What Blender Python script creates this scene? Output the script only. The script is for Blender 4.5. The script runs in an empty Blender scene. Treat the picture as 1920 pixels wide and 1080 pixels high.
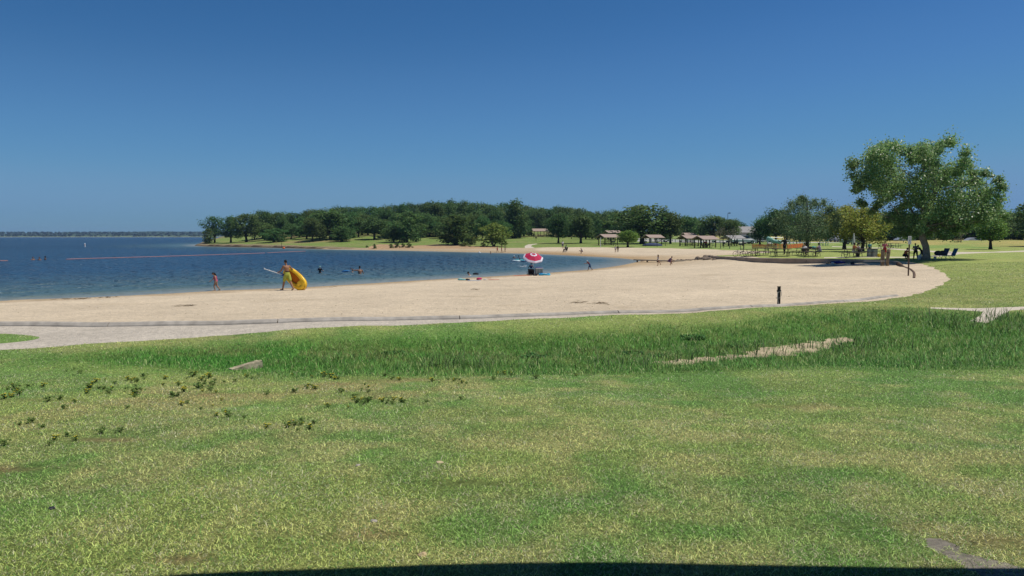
import bpy, bmesh, math, random
import numpy as np
from mathutils import Vector, Matrix, Quaternion
from mathutils.geometry import delaunay_2d_cdt
R = math.radians
sc = bpy.context.scene
C = sc.collection

# ------------------------------------------------------------------ camera
H = 3.2                      # eye height above the lake
FPX = 1500.0                 # focal length in pixels of a 1920 px wide picture
PITCH = math.atan((540 - 442.5) / FPX)
cam = bpy.data.cameras.new('camera'); cam_o = bpy.data.objects.new('camera', cam); C.objects.link(cam_o)
cam.sensor_width = 36; cam.lens = 36 * FPX / 1920; cam.clip_end = 20000; cam.clip_start = 0.05
cam_o.location = (0, 0, H); cam_o.rotation_euler = (R(90) - PITCH, 0, 0)
sc.camera = cam_o

# ------------------------------------------------------------------ light and sky
SUN_AZ, SUN_EL = R(82), R(64)       # clockwise from the view direction, height
sdir = Vector((math.sin(SUN_AZ) * math.cos(SUN_EL), math.cos(SUN_AZ) * math.cos(SUN_EL), math.sin(SUN_EL)))
w = bpy.data.worlds.new('World'); sc.world = w; w.use_nodes = True
nt = w.node_tree; bg = nt.nodes['Background']
sky = nt.nodes.new('ShaderNodeTexSky'); sky.sky_type = 'NISHITA'; sky.sun_disc = False
sky.sun_elevation = SUN_EL; sky.sun_rotation = SUN_AZ
sky.altitude = 200; sky.air_density = 1.0; sky.dust_density = 0.0; sky.ozone_density = 3.0
# deep clear-summer blue: the sky's own brightness per colour, brought down to the photograph's exposure
sm = nt.nodes.new('ShaderNodeMix'); sm.data_type = 'RGBA'; sm.blend_type = 'MULTIPLY'; sm.inputs[0].default_value = 1; sm.inputs[7].default_value = (.1, .1, .1, 1)
cv = nt.nodes.new('ShaderNodeRGBCurve'); cm = cv.mapping
for ci, ps in enumerate((((0, 0), (.184, .040), (.246, .068), (.4, .115), (.515, .147), (.75, .152), (1, .165)), ((0, 0), (.314, .147), (.397, .202), (.53, .27), (.658, .305), (.8, .29), (1, .30)), ((0, 0), (.527, .366), (.604, .445), (.672, .497), (.8, .52), (1, .56)))):
    c_ = cm.curves[ci]; c_.points[0].location = ps[0]; c_.points[1].location = ps[-1]
    for q in ps[1:-1]: c_.points.new(*q)
cm.update()
nt.links.new(sky.outputs[0], sm.inputs[6]); nt.links.new(sm.outputs[2], cv.inputs['Color']); s2 = nt.nodes.new('ShaderNodeMix'); s2.data_type = 'RGBA'; s2.blend_type = 'MULTIPLY'; s2.inputs[0].default_value = 1; s2.inputs[7].default_value = (10, 10, 10, 1)
nt.links.new(cv.outputs[0], s2.inputs[6]); nt.links.new(s2.outputs[2], bg.inputs[0]); bg.inputs[1].default_value = 0.1
sun = bpy.data.lights.new('sun', 'SUN'); sun.energy = 4.2; sun.angle = R(0.53); sun.color = (1, .95, .87)
sun_o = bpy.data.objects.new('sun', sun); C.objects.link(sun_o); sun_o.rotation_euler = sdir.to_track_quat('Z', 'Y').to_euler()
sun_o.location = (30, 5, 60)
vs = sc.view_settings; vs.view_transform = 'Standard'; vs.look = 'None'; vs.gamma = 1; vs.exposure = 0.0; vs.use_curve_mapping = False
sc.cycles.max_bounces = 8; sc.cycles.volume_bounces = 0

# ------------------------------------------------------------------ helpers
def tag(o, label=None, cat=None, group=None, kind=None):
    if label: o['label'] = label
    if cat: o['category'] = cat
    if group: o['group'] = group
    if kind: o['kind'] = kind
    return o
def empty(name, loc=(0, 0, 0), rz=0.0, label=None, cat=None, group=None, sc_=1.0):
    o = bpy.data.objects.new(name, None); C.objects.link(o); o.empty_display_size = .2
    o.location = loc; o.rotation_euler = (0, 0, rz); o.scale = (sc_,) * 3 if not isinstance(sc_, tuple) else sc_
    return tag(o, label, cat, group)
def children(o): return [c for c in C.objects if c.parent == o]
def copy_tree(o, parent=None):
    c = o.copy(); C.objects.link(c); c.parent = parent
    for ch in children(o): copy_tree(ch, c)
    return c
def link_mesh(name, me, m, parent=None, smooth=False):
    if m: me.materials.append(m)
    if smooth: me.polygons.foreach_set('use_smooth', [True] * len(me.polygons))
    o = bpy.data.objects.new(name, me); C.objects.link(o); o.parent = parent
    return o
class MB:
    """collects shapes; build() links them as ONE mesh object"""
    def __init__(s): s.v = []; s.f = []
    def add(s, vs, fs):
        n = len(s.v); s.v += [tuple(v) for v in vs]; s.f += [tuple(i + n for i in f) for f in fs]; return s
    def box(s, c, d, rz=0.0, M=None, bev=0.0):
        x, y, z = d[0] / 2, d[1] / 2, d[2] / 2
        if bev > 0:
            b = bev; bm = bmesh.new(); bmesh.ops.create_cube(bm, size=1)
            for v in bm.verts: v.co = Vector((v.co.x * d[0], v.co.y * d[1], v.co.z * d[2]))
            bmesh.ops.bevel(bm, geom=bm.edges[:], offset=b, segments=2, affect='EDGES', profile=.6)
            bm.verts.index_update(); vs = [v.co.copy() for v in bm.verts]; fs = [[v.index for v in f.verts] for f in bm.faces]; bm.free()
        else:
            vs = [Vector((sx * x, sy * y, sz * z)) for sz in (-1, 1) for sx, sy in ((-1, -1), (1, -1), (1, 1), (-1, 1))]
            fs = [(3, 2, 1, 0), (4, 5, 6, 7), (0, 1, 5, 4), (1, 2, 6, 5), (2, 3, 7, 6), (3, 0, 4, 7)]
        A = Matrix.Rotation(rz, 4, 'Z') if M is None else M
        return s.add([(A @ v) + Vector(c) for v in vs], fs)
    def tube(s, pts, rad, n=8, cap=True, closed=False):
        pts = [Vector(p) for p in pts]; L = len(pts)
        rad = rad if hasattr(rad, '__len__') else [rad] * L
        vs = []; fs = []; up = None
        for i, p in enumerate(pts):
            if closed: t = pts[(i + 1) % L] - pts[i - 1]
            else: t = pts[min(i + 1, L - 1)] - pts[max(i - 1, 0)]
            t.normalize()
            if up is None: up = t.orthogonal().normalized()
            up = (up - t * up.dot(t)); up = up.normalized() if up.length > 1e-6 else t.orthogonal().normalized()
            sd = t.cross(up)
            for k in range(n):
                a = 2 * math.pi * k / n; vs.append(p + (up * math.cos(a) + sd * math.sin(a)) * rad[i])
        for i in range(L if closed else L - 1):
            j = (i + 1) % L
            for k in range(n): fs.append((i * n + k, i * n + (k + 1) % n, j * n + (k + 1) % n, j * n + k))
        if cap and not closed: fs.append(tuple(range(n))[::-1]); fs.append(tuple((L - 1) * n + k for k in range(n)))
        return s.add(vs, fs)
    def ball(s, c, r, seg=10, ring=7, M=None):
        r = r if hasattr(r, '__len__') else (r, r, r)
        vs = [Vector((0, 0, r[2]))]; fs = []
        for i in range(1, ring):
            th = math.pi * i / ring
            for k in range(seg):
                a = 2 * math.pi * k / seg; vs.append(Vector((r[0] * math.sin(th) * math.cos(a), r[1] * math.sin(th) * math.sin(a), r[2] * math.cos(th))))
        vs.append(Vector((0, 0, -r[2]))); N = len(vs) - 1
        for k in range(seg): fs.append((0, 1 + k, 1 + (k + 1) % seg))
        for i in range(ring - 2):
            for k in range(seg):
                a = 1 + i * seg; fs.append((a + k, a + seg + k, a + seg + (k + 1) % seg, a + (k + 1) % seg))
        a = 1 + (ring - 2) * seg
        for k in range(seg): fs.append((a + (k + 1) % seg, a + k, N))
        if M is not None: vs = [M @ v for v in vs]
        return s.add([v + Vector(c) for v in vs], fs)
    def build(s, name, m, parent=None, smooth=False, jit=0.0):
        if jit:
            rr = random.Random(len(s.v)); s.v = [(a + rr.uniform(-jit, jit), b + rr.uniform(-jit, jit), c + rr.uniform(-jit, jit)) for a, b, c in s.v]
        me = bpy.data.meshes.new(name); me.from_pydata(s.v, [], s.f); me.update()
        return link_mesh(name, me, m, parent, smooth)
def fast_mesh(name, V, F, nper, m, parent=None, cols=None):
    """V (n,3); F flat index array of faces with nper corners each"""
    me = bpy.data.meshes.new(name); me.vertices.add(len(V)); me.vertices.foreach_set('co', np.asarray(V, np.float32).ravel())
    F = np.asarray(F, np.int32).ravel(); nf = len(F) // nper
    me.loops.add(len(F)); me.loops.foreach_set('vertex_index', F)
    me.polygons.add(nf); me.polygons.foreach_set('loop_start', np.arange(nf, dtype=np.int32) * nper)
    try: me.polygons.foreach_set('loop_total', np.full(nf, nper, np.int32))
    except Exception: pass
    me.update(calc_edges=True)
    if cols is not None: set_col(me, cols)
    return link_mesh(name, me, m, parent)
def set_col(me, cols, name='tint'):
    a = me.color_attributes.new(name, 'FLOAT_COLOR', 'POINT')
    c = np.ones((len(cols), 4), np.float32); c[:, :3] = cols; a.data.foreach_set('color', c.ravel())

# value noise
def _hash(ix, iy, s):
    n = (ix.astype(np.int64) * 374761393 + iy.astype(np.int64) * 668265263 + s * 974634777) & 0x7fffffff
    n = ((n ^ (n >> 13)) * 1274126177) & 0x7fffffff
    return ((n ^ (n >> 16)) & 0xffff) / 65535.0
def vn(x, y, s=0):
    x = np.asarray(x, float); y = np.asarray(y, float)
    ix = np.floor(x); iy = np.floor(y); fx = x - ix; fy = y - iy; fx = fx * fx * (3 - 2 * fx); fy = fy * fy * (3 - 2 * fy)
    a = _hash(ix, iy, s); b = _hash(ix + 1, iy, s); c = _hash(ix, iy + 1, s); d = _hash(ix + 1, iy + 1, s)
    return (a * (1 - fx) + b * fx) * (1 - fy) + (c * (1 - fx) + d * fx) * fy
def fbm(x, y, s=0, o=4):
    t = 0; a = .5; n = 0
    for k in range(o): t = t + a * vn(x * 2 ** k, y * 2 ** k, s + k); n += a; a *= .5
    return t / n

# ------------------------------------------------------------------ materials
def mat(name, col, rough=.7, var=.25, scale=8.0, spec=.3, metal=0.0, bump=0.0, tint=False, trans=0.0, objvar=0.0, sc2=None, upn=0.0):
    m = bpy.data.materials.new(name); m.use_nodes = True; n = m.node_tree.nodes; l = m.node_tree.links; b = n['Principled BSDF']
    b.inputs['Roughness'].default_value = rough; b.inputs['Metallic'].default_value = metal; b.inputs['Specular IOR Level'].default_value = spec
    tc = n.new('ShaderNodeTexCoord'); nz = n.new('ShaderNodeTexNoise'); nz.inputs['Scale'].default_value = scale; nz.inputs['Detail'].default_value = 5
    l.new(tc.outputs['Object'], nz.inputs['Vector'])
    mr = n.new('ShaderNodeMapRange'); l.new(nz.outputs[0], mr.inputs[0]); mr.inputs[1].default_value = .3; mr.inputs[2].default_value = .7
    mr.inputs[3].default_value = 1 - var; mr.inputs[4].default_value = 1 + var
    mx = n.new('ShaderNodeMix'); mx.data_type = 'RGBA'; mx.blend_type = 'MULTIPLY'; mx.inputs[0].default_value = 1
    l.new(mr.outputs[0], mx.inputs[7])
    if tint:
        at = n.new('ShaderNodeAttribute'); at.attribute_name = 'tint'
        m2 = n.new('ShaderNodeMix'); m2.data_type = 'RGBA'; m2.blend_type = 'MULTIPLY'; m2.inputs[0].default_value = 1
        m2.inputs[6].default_value = (*col, 1); l.new(at.outputs[0], m2.inputs[7]); l.new(m2.outputs[2], mx.inputs[6])
    else: mx.inputs[6].default_value = (*col, 1)
    out = mx.outputs[2]
    if objvar:
        oi = n.new('ShaderNodeObjectInfo'); hs = n.new('ShaderNodeHueSaturation')
        a = n.new('ShaderNodeMapRange'); l.new(oi.outputs['Random'], a.inputs[0]); a.inputs[3].default_value = .5 - objvar * .045; a.inputs[4].default_value = .5 + objvar * .055
        l.new(a.outputs[0], hs.inputs['Hue'])
        b2 = n.new('ShaderNodeMath'); b2.operation = 'MULTIPLY'; l.new(oi.outputs['Random'], b2.inputs[0]); b2.inputs[1].default_value = 7.31
        b3 = n.new('ShaderNodeMath'); b3.operation = 'FRACT'; l.new(b2.outputs[0], b3.inputs[0])
        b4 = n.new('ShaderNodeMapRange'); l.new(b3.outputs[0], b4.inputs[0]); b4.inputs[3].default_value = 1 - objvar * .35; b4.inputs[4].default_value = 1 + objvar * .35
        l.new(b4.outputs[0], hs.inputs['Value']); l.new(out, hs.inputs['Color']); out = hs.outputs[0]
    l.new(out, b.inputs['Base Color'])
    if bump:
        bp = n.new('ShaderNodeBump'); bp.inputs['Strength'].default_value = 1; bp.inputs['Distance'].default_value = bump
        if sc2:
            nz = n.new('ShaderNodeTexNoise'); nz.inputs['Scale'].default_value = sc2; nz.inputs['Detail'].default_value = 4; l.new(tc.outputs['Object'], nz.inputs['Vector'])
        l.new(nz.outputs[0], bp.inputs['Height']); l.new(bp.outputs[0], b.inputs['Normal'])
    if trans:
        t = n.new('ShaderNodeBsdfTranslucent'); l.new(out, t.inputs[0])
        if upn:
            ge = n.new('ShaderNodeNewGeometry'); va = n.new('ShaderNodeVectorMath'); va.operation = 'ADD'; va.inputs[1].default_value = (0, 0, upn); l.new(ge.outputs['Normal'], va.inputs[0])
            vb = n.new('ShaderNodeVectorMath'); vb.operation = 'NORMALIZE'; l.new(va.outputs[0], vb.inputs[0]); l.new(vb.outputs[0], b.inputs['Normal'])
        ms = n.new('ShaderNodeMixShader'); ms.inputs[0].default_value = trans
        l.new(b.outputs[0], ms.inputs[1]); l.new(t.outputs[0], ms.inputs[2]); l.new(ms.outputs[0], n['Material Output'].inputs[0])
    return m

# ------------------------------------------------------------------ picture <-> place
FW = Vector((0, math.cos(PITCH), -math.sin(PITCH))); UP = Vector((0, math.sin(PITCH), math.cos(PITCH)))
def ray(px, py):
    d = FW + Vector((1, 0, 0)) * ((px - 960) / FPX) + UP * ((540 - py) / FPX)
    return d
def Pz(px, py, z):
    d = ray(px, py); t = (z - H) / d.z
    return (d.x * t, d.y * t)
def Dxy(px, D):
    d = ray(px, 445); return (d.x / d.y * D, D)
def zat(px, py, D):
    d = ray(px, py); return H + d.z / d.y * D

# waterline, from the left edge of the place round the cove and out along the headland
SHORE_NEAR = [(-900, 655), (-400, 604), (-150, 579), (0, 566.5), (100, 563), (180, 559), (290, 553), (400, 545.5), (470, 543), (540, 540.5), (620, 536), (700, 531), (780, 526), (850, 522), (930, 518), (1000, 513.5), (1050, 510), (1100, 506), (1135, 502), (1165, 497.5), (1185, 493.5), (1196, 490.5)]
SHORE_FAR = [(1204, 489), (1190, 486.8), (1150, 483), (1100, 480.5), (1050, 478), (1000, 476), (930, 474), (850, 472), (760, 470), (640, 468), (560, 466), (480, 464), (400, 462.5), (368, 461.3)]
sh = [Pz(a, b, 0) for a, b in SHORE_NEAR] + [Pz(a, b, 0) for a, b in SHORE_FAR]
sh += [Dxy(363, 268), Dxy(372, 285), Dxy(392, 320), Dxy(440, 380), Dxy(500, 480), Dxy(560, 800), Dxy(575, 1600), Dxy(580, 9000)]
def refine(pl, step, amp=0.0, seed=0, closed=False):
    """subdivide a world polyline; steps grow with distance; wobble it"""
    out = []; n = len(pl); rr = random.Random(seed)
    for i in range(n if closed else n - 1):
        a = Vector(pl[i]); b = Vector(pl[(i + 1) % n]); s = step * max(.25, (a + b).length / 2 / 30)
        k = max(1, int((b - a).length / s)); nrm = Vector((-(b - a).y, (b - a).x)); nrm = nrm.normalized() if nrm.length > 0 else nrm
        for j in range(k):
            q = a.lerp(b, j / k)
            if amp and j: q = q + nrm * rr.uniform(-amp, amp) * max(.25, q.length / 30)
            out.append((q.x, q.y))
    if not closed: out.append(tuple(pl[-1]))
    return out
def smooth(pl, it=2, closed=False):
    for _ in range(it):
        q = []
        n = len(pl)
        for i in range(n if closed else n - 1):
            a = pl[i]; b = pl[(i + 1) % n]
            q += [(a[0] * .75 + b[0] * .25, a[1] * .75 + b[1] * .25), (a[0] * .25 + b[0] * .75, a[1] * .25 + b[1] * .75)]
        if not closed: q = [pl[0]] + q + [pl[-1]]
        pl = q
    return pl
SHORE = refine(smooth(sh, 2), 1.2, .05, 3)
WATER_POLY = SHORE + [(-9000, 9000), (-9000, SHORE[0][1])]
SA = np.array(SHORE[:-1]); SB = np.array(SHORE[1:])
def shore_dist(x, y):
    P = np.stack([np.asarray(x, float).ravel(), np.asarray(y, float).ravel()], 1); out = np.empty(len(P))
    d = SB - SA; L2 = (d ** 2).sum(1) + 1e-9
    for i in range(0, len(P), 4000):
        q = P[i:i + 4000, None, :] - SA[None]; t = np.clip((q * d[None]).sum(2) / L2, 0, 1)
        out[i:i + 4000] = np.sqrt(((q - t[..., None] * d[None]) ** 2).sum(2).min(1))
    return out.reshape(np.shape(x))
def inside(x, y, poly):
    x = np.asarray(x, float); y = np.asarray(y, float); r = np.zeros(x.shape, bool); n = len(poly)
    for i in range(n):
        x1, y1 = poly[i]; x2, y2 = poly[(i + 1) % n]
        if y1 == y2: continue
        c = (y1 > y) != (y2 > y); r ^= c & (x < (x2 - x1) * (y - y1) / (y2 - y1) + x1)
    return r

# ground heights: (px, py, z) seen in the photograph, ('d', px, distance, z) estimated
CTRL = [('d', -600, 2, 1.58), ('d', 960, 2, 1.6), ('d', 2500, 2, 1.6), ('d', -600, 4, 1.5), ('d', 200, 4, 1.5), ('d', 960, 4, 1.5), ('d', 1800, 4, 1.5), ('d', 2500, 4, 1.5)]
for px in (-500, 0, 500, 1000, 1500, 2000, 2500):
    CTRL += [(px, 900, 1.29), (px, 800, 1.03)]
for px in (-500, 0, 500, 1000, 1400): CTRL += [(px, 730, .68)]
CTRL += [(1700, 730, .8), (2000, 730, .85), (2500, 730, .9)]
for px, py, z in [(-500, 690, .52), (0, 690, .5), (250, 690, .45), (450, 695, .36), (640, 697, .34), (800, 697, .32), (1000, 695, .34), (1200, 690, .32), (1350, 688, .4), (1500, 690, .5), (1700, 690, .62), (1920, 690, .7), (2400, 690, .75),
                  (-500, 655, .6), (0, 655, .6), (200, 650, .58), (430, 672, .36), (640, 680, .18), (800, 682, .14), (1000, 676, .16), (1180, 672, .12), (1300, 670, .12), (1450, 655, .15), (1570, 640, .22), (1700, 625, .4), (1850, 605, .72), (2200, 600, .85),
                  (430, 640, .55), (640, 632, .58), (800, 626, .6), (1000, 616, .62), (1200, 606, .66), (1400, 592, .72), (1550, 585, .75), (1700, 582, .8), (1850, 578, .86), (2200, 578, .95),
                  (640, 655, .36), (900, 650, .36), (1150, 642, .36), (1400, 625, .42), (1600, 605, .52),
                  (-600, 628, .62), (0, 640, .61), (0, 612, .6), (400, 605, .62), (640, 601, .64), (800, 597, .65), (1000, 591, .66), (1200, 585, .68), (1460, 573, .72), (1600, 565, .75), (1700, 553, .78),
                  (0, 590, .45), (300, 580, .42), (600, 575, .48), (900, 570, .56), (1200, 565, .66), (400, 555, .14), (700, 550, .3), (1000, 540, .4), (1300, 545, .62), (1300, 520, .48), (1500, 530, .7), (1700, 540, .76), (1700, 517, .78), (1500, 508, .66), (1600, 500, .72), (1100, 530, .35), (1100, 512, .1),
                  (1200, 512, .3), (1260, 497, .14), (1300, 500, .3), (1335, 489, .5), (1500, 492, .68), (1600, 496, .74), (1680, 499, .78), (1400, 494, .6), (1330, 481, .55), (1290, 478, .45), (1230, 484, .1), (1250, 474, .5), (1340, 473, .75),
                  (1760, 520, .84), (1920, 520, 1.1), (2200, 520, 1.25), (1770, 545, .84), (1920, 550, .98), (2200, 550, 1.1), (1740, 500, .95), (1920, 495, 1.2),
                  (1350, 480.5, 1.0), (1425, 481, 1.06), (1500, 481.5, 1.1), (1600, 484, 1.1), (1735, 487.5, 1.12), (1800, 483, 1.15), (1380, 477, .95), (1470, 475, 1.1), (1512, 474, 1.12), (1620, 475, 1.15), (1700, 470, 1.35), (1800, 475, 1.3), (1920, 472, 1.4),
                  (1583, 467, 1.3), (1700, 462, 1.55), (1857, 467, 1.45), (1420, 467, 1.1), (1510, 464, 1.25)]:
    CTRL.append((px, py, z))
for px, D, z in [(1600, 180, 1.9), (1750, 165, 2.25), (1850, 158, 2.2), (1950, 150, 2.0), (2300, 150, 2.0), (1700, 230, 2.3), (1950, 230, 2.2), (1700, 600, 2.5), (2300, 600, 2.5), (1400, 180, 1.5), (1400, 250, 1.7), (1400, 600, 2.2), (1300, 154, 1.15), (1330, 140, 1.1), (1200, 145, .9), (1225, 173, 1.3), (1140, 173, 1.3), (1280, 220, 1.8), (1140, 220, 2.2),
                 (1200, 300, 3), (1200, 600, 4), (1000, 160, .5), (1000, 185, .9), (1060, 190, 1.2), (980, 215, 1.5), (1000, 260, 3.0), (1010, 300, 5.1), (1000, 420, 7), (1100, 300, 4.4), (1000, 900, 8), (850, 205, 1.3), (850, 240, 2.4), (760, 215, 1.3), (760, 245, 2.6), (800, 330, 5), (800, 450, 7), (640, 215, 1.0), (640, 250, 2.8), (560, 290, 4.2), (560, 340, 4.5), (560, 225, 1.0), (560, 250, 2.2),
                 (480, 240, 1.0), (480, 275, 1.8), (430, 245, .8), (430, 270, 1.0), (395, 250, .6), (380, 265, .4), (700, 900, 8), (930, 180, .7), (700, 195, .6)]:
    CTRL.append(('d', px, D, z))
def uv_(x, y):
    return np.arctan2(x, np.maximum(y, 1e-3)).clip(-.9, .9) * 1.3, np.log(np.maximum(np.hypot(x, y), 1.8))
cx, cy, cz = [], [], []
for c in CTRL:
    if c[0] == 'd': x, y = Dxy(c[1], c[2]); z = c[3]
    else: x, y = Pz(*c); z = c[2]
    cx.append(x); cy.append(y); cz.append(z)
CU, CV = uv_(np.array(cx), np.array(cy)); CZ = np.array(cz)
def _phi(u, v): return np.sqrt((u[:, None] - CU[None]) ** 2 + (v[:, None] - CV[None]) ** 2 + .004)
_A = np.block([[_phi(CU, CV) + np.eye(len(CU)) * -.004, np.stack([np.ones_like(CU), CU, CV], 1)], [np.stack([np.ones_like(CU), CU, CV], 1).T, np.zeros((3, 3))]])
_W = np.linalg.solve(_A, np.concatenate([CZ, np.zeros(3)]))
def hz(x, y, fine=True):
    x = np.asarray(x, float); y = np.asarray(y, float); shp = x.shape; x = x.ravel(); y = y.ravel(); out = np.empty(len(x))
    for i in range(0, len(x), 8000):
        u, v = uv_(x[i:i + 8000], y[i:i + 8000]); out[i:i + 8000] = _phi(u, v) @ _W[:-3] + _W[-3] + _W[-2] * u + _W[-1] * v
    d = shore_dist(x, y); wet = inside(x, y, WATER_POLY)
    r = np.hypot(x, y)
    slope = np.where((r > 170) & (x < -45), .7, .16)
    land = np.minimum(np.maximum(out, np.minimum(.02 * d, .3)), slope * d + .004)
    if fine: land = land + (fbm(x * .35, y * .35, 5, 3) - .5) * .10 * np.clip(d / 4, 0, 1) * np.clip(r / 8, .3, 1)
    return np.where(wet, -np.minimum(.07 * d, 2.5) - .002, land).reshape(shp)
DS = np.exp(np.linspace(math.log(1.5), math.log(900), 900))
def G(px, py):
    """the ground point seen at a picture position"""
    d = ray(px, py); x = d.x / d.y * DS; z = H + d.z / d.y * DS
    s = z - np.maximum(hz(x, DS, False), 0); i = np.where(s < 0)[0]
    if len(i) == 0: i = len(DS) - 1; return Vector((x[i], DS[i], float(hz(x[i], DS[i]))))
    i = i[0]; a = s[i - 1] / (s[i - 1] - s[i] + 1e-9); D = DS[i - 1] + (DS[i] - DS[i - 1]) * a
    return Vector((d.x / d.y * D, D, float(hz(np.array([d.x / d.y * D]), np.array([D]))[0])))
def GD(px, D):
    x, y = Dxy(px, D); return Vector((x, y, float(hz(np.array([x]), np.array([y]))[0])))
def GW(px, py):
    x, y = Pz(px, py, 0); return Vector((x, y, 0))
def gz(x, y): return float(hz(np.array([x]), np.array([y]))[0])
def gpoly(pts, step=.8, amp=.0, sm=0, seed=1, closed=True):
    q = [tuple(G(a, b)[:2]) for a, b in pts]
    if sm: q = smooth(q, sm, closed)
    return refine(q, step, amp, seed, closed)

# ------------------------------------------------------------------ zones of the ground
KERB_PX = [(-400, 622), (-100, 614), (0, 611.5), (150, 610.5), (300, 609), (450, 606.5), (640, 602.5), (800, 599), (960, 595), (1100, 590.5), (1250, 585), (1370, 579), (1460, 574), (1550, 568.5), (1620, 562), (1680, 554.5)]
KERB = smooth([tuple(G(a, b)[:2]) for a, b in KERB_PX], 2)
LAWN_EDGE = [(-600, 712), (-200, 672), (0, 653), (70, 650), (120, 647), (250, 638), (400, 628), (560, 618), (640, 613), (800, 606), (960, 600), (1100, 595), (1250, 588), (1380, 581), (1460, 575.5), (1560, 570), (1640, 564), (1700, 556), (1745, 544), (1770, 532), (1780, 523), (1771, 512), (1752, 503), (1732, 495), (1712, 491.5)]
SAND_BACK = [(1700, 490.3), (1650, 488.8), (1600, 487.2), (1500, 484.9), (1425, 483.5), (1335, 482.2), (1331, 480.8), (1345, 479), (1380, 477.5), (1420, 474.5), (1445, 473.2), (1440, 471.2), (1400, 469.8), (1320, 467.3), (1260, 465.6), (1200, 464.6), (1130, 463.8), (1060, 463.6), (1000, 464.4), (940, 465), (880, 465), (820, 464.2), (740, 464), (690, 465), (640, 466.4), (600, 466.0)]
sand_world = [SHORE[0]] + [tuple(G(a, b)[:2]) for a, b in LAWN_EDGE + SAND_BACK] 
_iend = min(range(len(SHORE)), key=lambda i: abs(SHORE[i][0] - Pz(600, 467, 0)[0]) + abs(SHORE[i][1] - Pz(600, 467, 0)[1]))
LAND_SAND = refine(sand_world[:1] + sand_world[1:], .55, .10, 11) + [SHORE[_iend]]
SAND_POLY = LAND_SAND + SHORE[:_iend][::-1][:-1]
ISLAND = gpoly([(-80, 628), (0, 626), (40, 626.5), (70, 629.5), (76, 632), (60, 636), (30, 640), (0, 643), (-80, 648)], .4, .04, 1)
PATHS = {
 'near_path': gpoly([(1745, 576), (1830, 577.5), (1920, 576.5), (2200, 576), (2200, 583), (1920, 582), (1895, 583), (1880, 590), (1865, 600), (1850, 607), (1818, 603), (1838, 592), (1844, 584), (1800, 581), (1745, 578.3)], .5, .02),
 'terrace_path': gpoly([(1545, 483.8), (1620, 483.0), (1700, 483.2), (1760, 480.5), (1800, 476.5), (1840, 474.6), (1920, 472.0), (2050, 468.5), (2050, 466.5), (1920, 470.0), (1860, 472.2), (1800, 472.8), (1760, 470.8), (1700, 467.5), (1655, 464.6), (1560, 461.5), (1560, 462.6), (1655, 466.0), (1700, 469.3), (1745, 472.5), (1770, 475), (1745, 480), (1700, 481.5), (1620, 481.4), (1545, 482.3)], .8, .03),
 'hill_path': gpoly([(984, 464.8), (984, 461), (990, 458.5), (1006, 457), (1008, 457.6), (999, 459), (995, 461.5), (1003, 464.8)], 1, .0),
}
DITCH = gpoly([(1215, 681), (1300, 671), (1385, 665), (1420, 652), (1500, 643), (1590, 632), (1600, 637), (1560, 648), (1530, 657), (1480, 666), (1400, 669), (1330, 678), (1270, 684)], .2, .26)
BARE = gpoly([(1735, 1003), (1765, 1004), (1800, 1018), (1805, 1030), (1850, 1040), (1900, 1052), (1930, 1062), (1930, 1090), (1840, 1075), (1790, 1045), (1740, 1020)], .04, .05)
ORANGE = gpoly([(690, 463.2), (700, 460), (712, 457.8), (735, 458.5), (770, 461), (800, 459.5), (820, 457.8), (845, 459), (900, 462), (935, 463.2), (935, 465.6), (880, 466.4), (830, 466.4), (760, 466.6), (690, 467)], 1.2, .5)
ROAD = [Dxy(1195, 205), Dxy(1300, 196), Dxy(1420, 188), Dxy(1420, 240), Dxy(1300, 250), Dxy(1195, 262)]
ROAD = refine(ROAD, 2, 0, 1, True)
ROAD2 = refine([Dxy(1440, 178), Dxy(1560, 172), Dxy(1600, 175), Dxy(1600, 190), Dxy(1560, 186), Dxy(1440, 196)], 2, 0, 1, True)

# one triangulated sheet, cut exactly along every zone's outline
rr = random.Random(5)
pts = []
r = 1.0
while r < 3500:
    st = (.0095 if 7 < r < 320 else .02) if r < 500 else .06
    nA = int(84 / (.42 if 7 < r < 320 else 1.0)) if r < 500 else 50
    for k in range(nA + 1):
        a = R(-42 + 84 * (k + rr.uniform(-.3, .3) + .5 * (int(r * 50) % 2)) / nA); q = r * (1 + rr.uniform(-.25, .25) * st)
        pts.append((math.sin(a) * q, math.cos(a) * q))
    r *= 1 + (st if r > 7 else .03)
for r in (1, 4, 10, 25, 60, 150, 400, 1000, 3000):
    for k in range(1, 26): a = R(42 + (360 - 84) * k / 26); pts.append((math.sin(a) * r, math.cos(a) * r))
edges = []
def add_line(pl, closed):
    n0 = len(pts); n = len(pl); pts.extend(pl)
    for i in range(n if closed else n - 1): edges.append((n0 + i, n0 + (i + 1) % n))
shore_in = [p for p in SHORE if p[1] < 3400]
add_line(shore_in, False); add_line(LAND_SAND, False)
for pl in [ISLAND, DITCH, BARE, ORANGE, ROAD, ROAD2] + list(PATHS.values()): add_line(pl, True)
V2, E2, F2, *_ = delaunay_2d_cdt([Vector(p) for p in pts], edges, [], 0, 1e-5)
V2 = np.array([tuple(v) for v in V2]); F2 = np.array([f for f in F2 if len(f) == 3], np.int32)
Zg = hz(V2[:, 0], V2[:, 1])
cen = V2[F2].mean(1); cxx, cyy = cen[:, 0], cen[:, 1]
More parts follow.
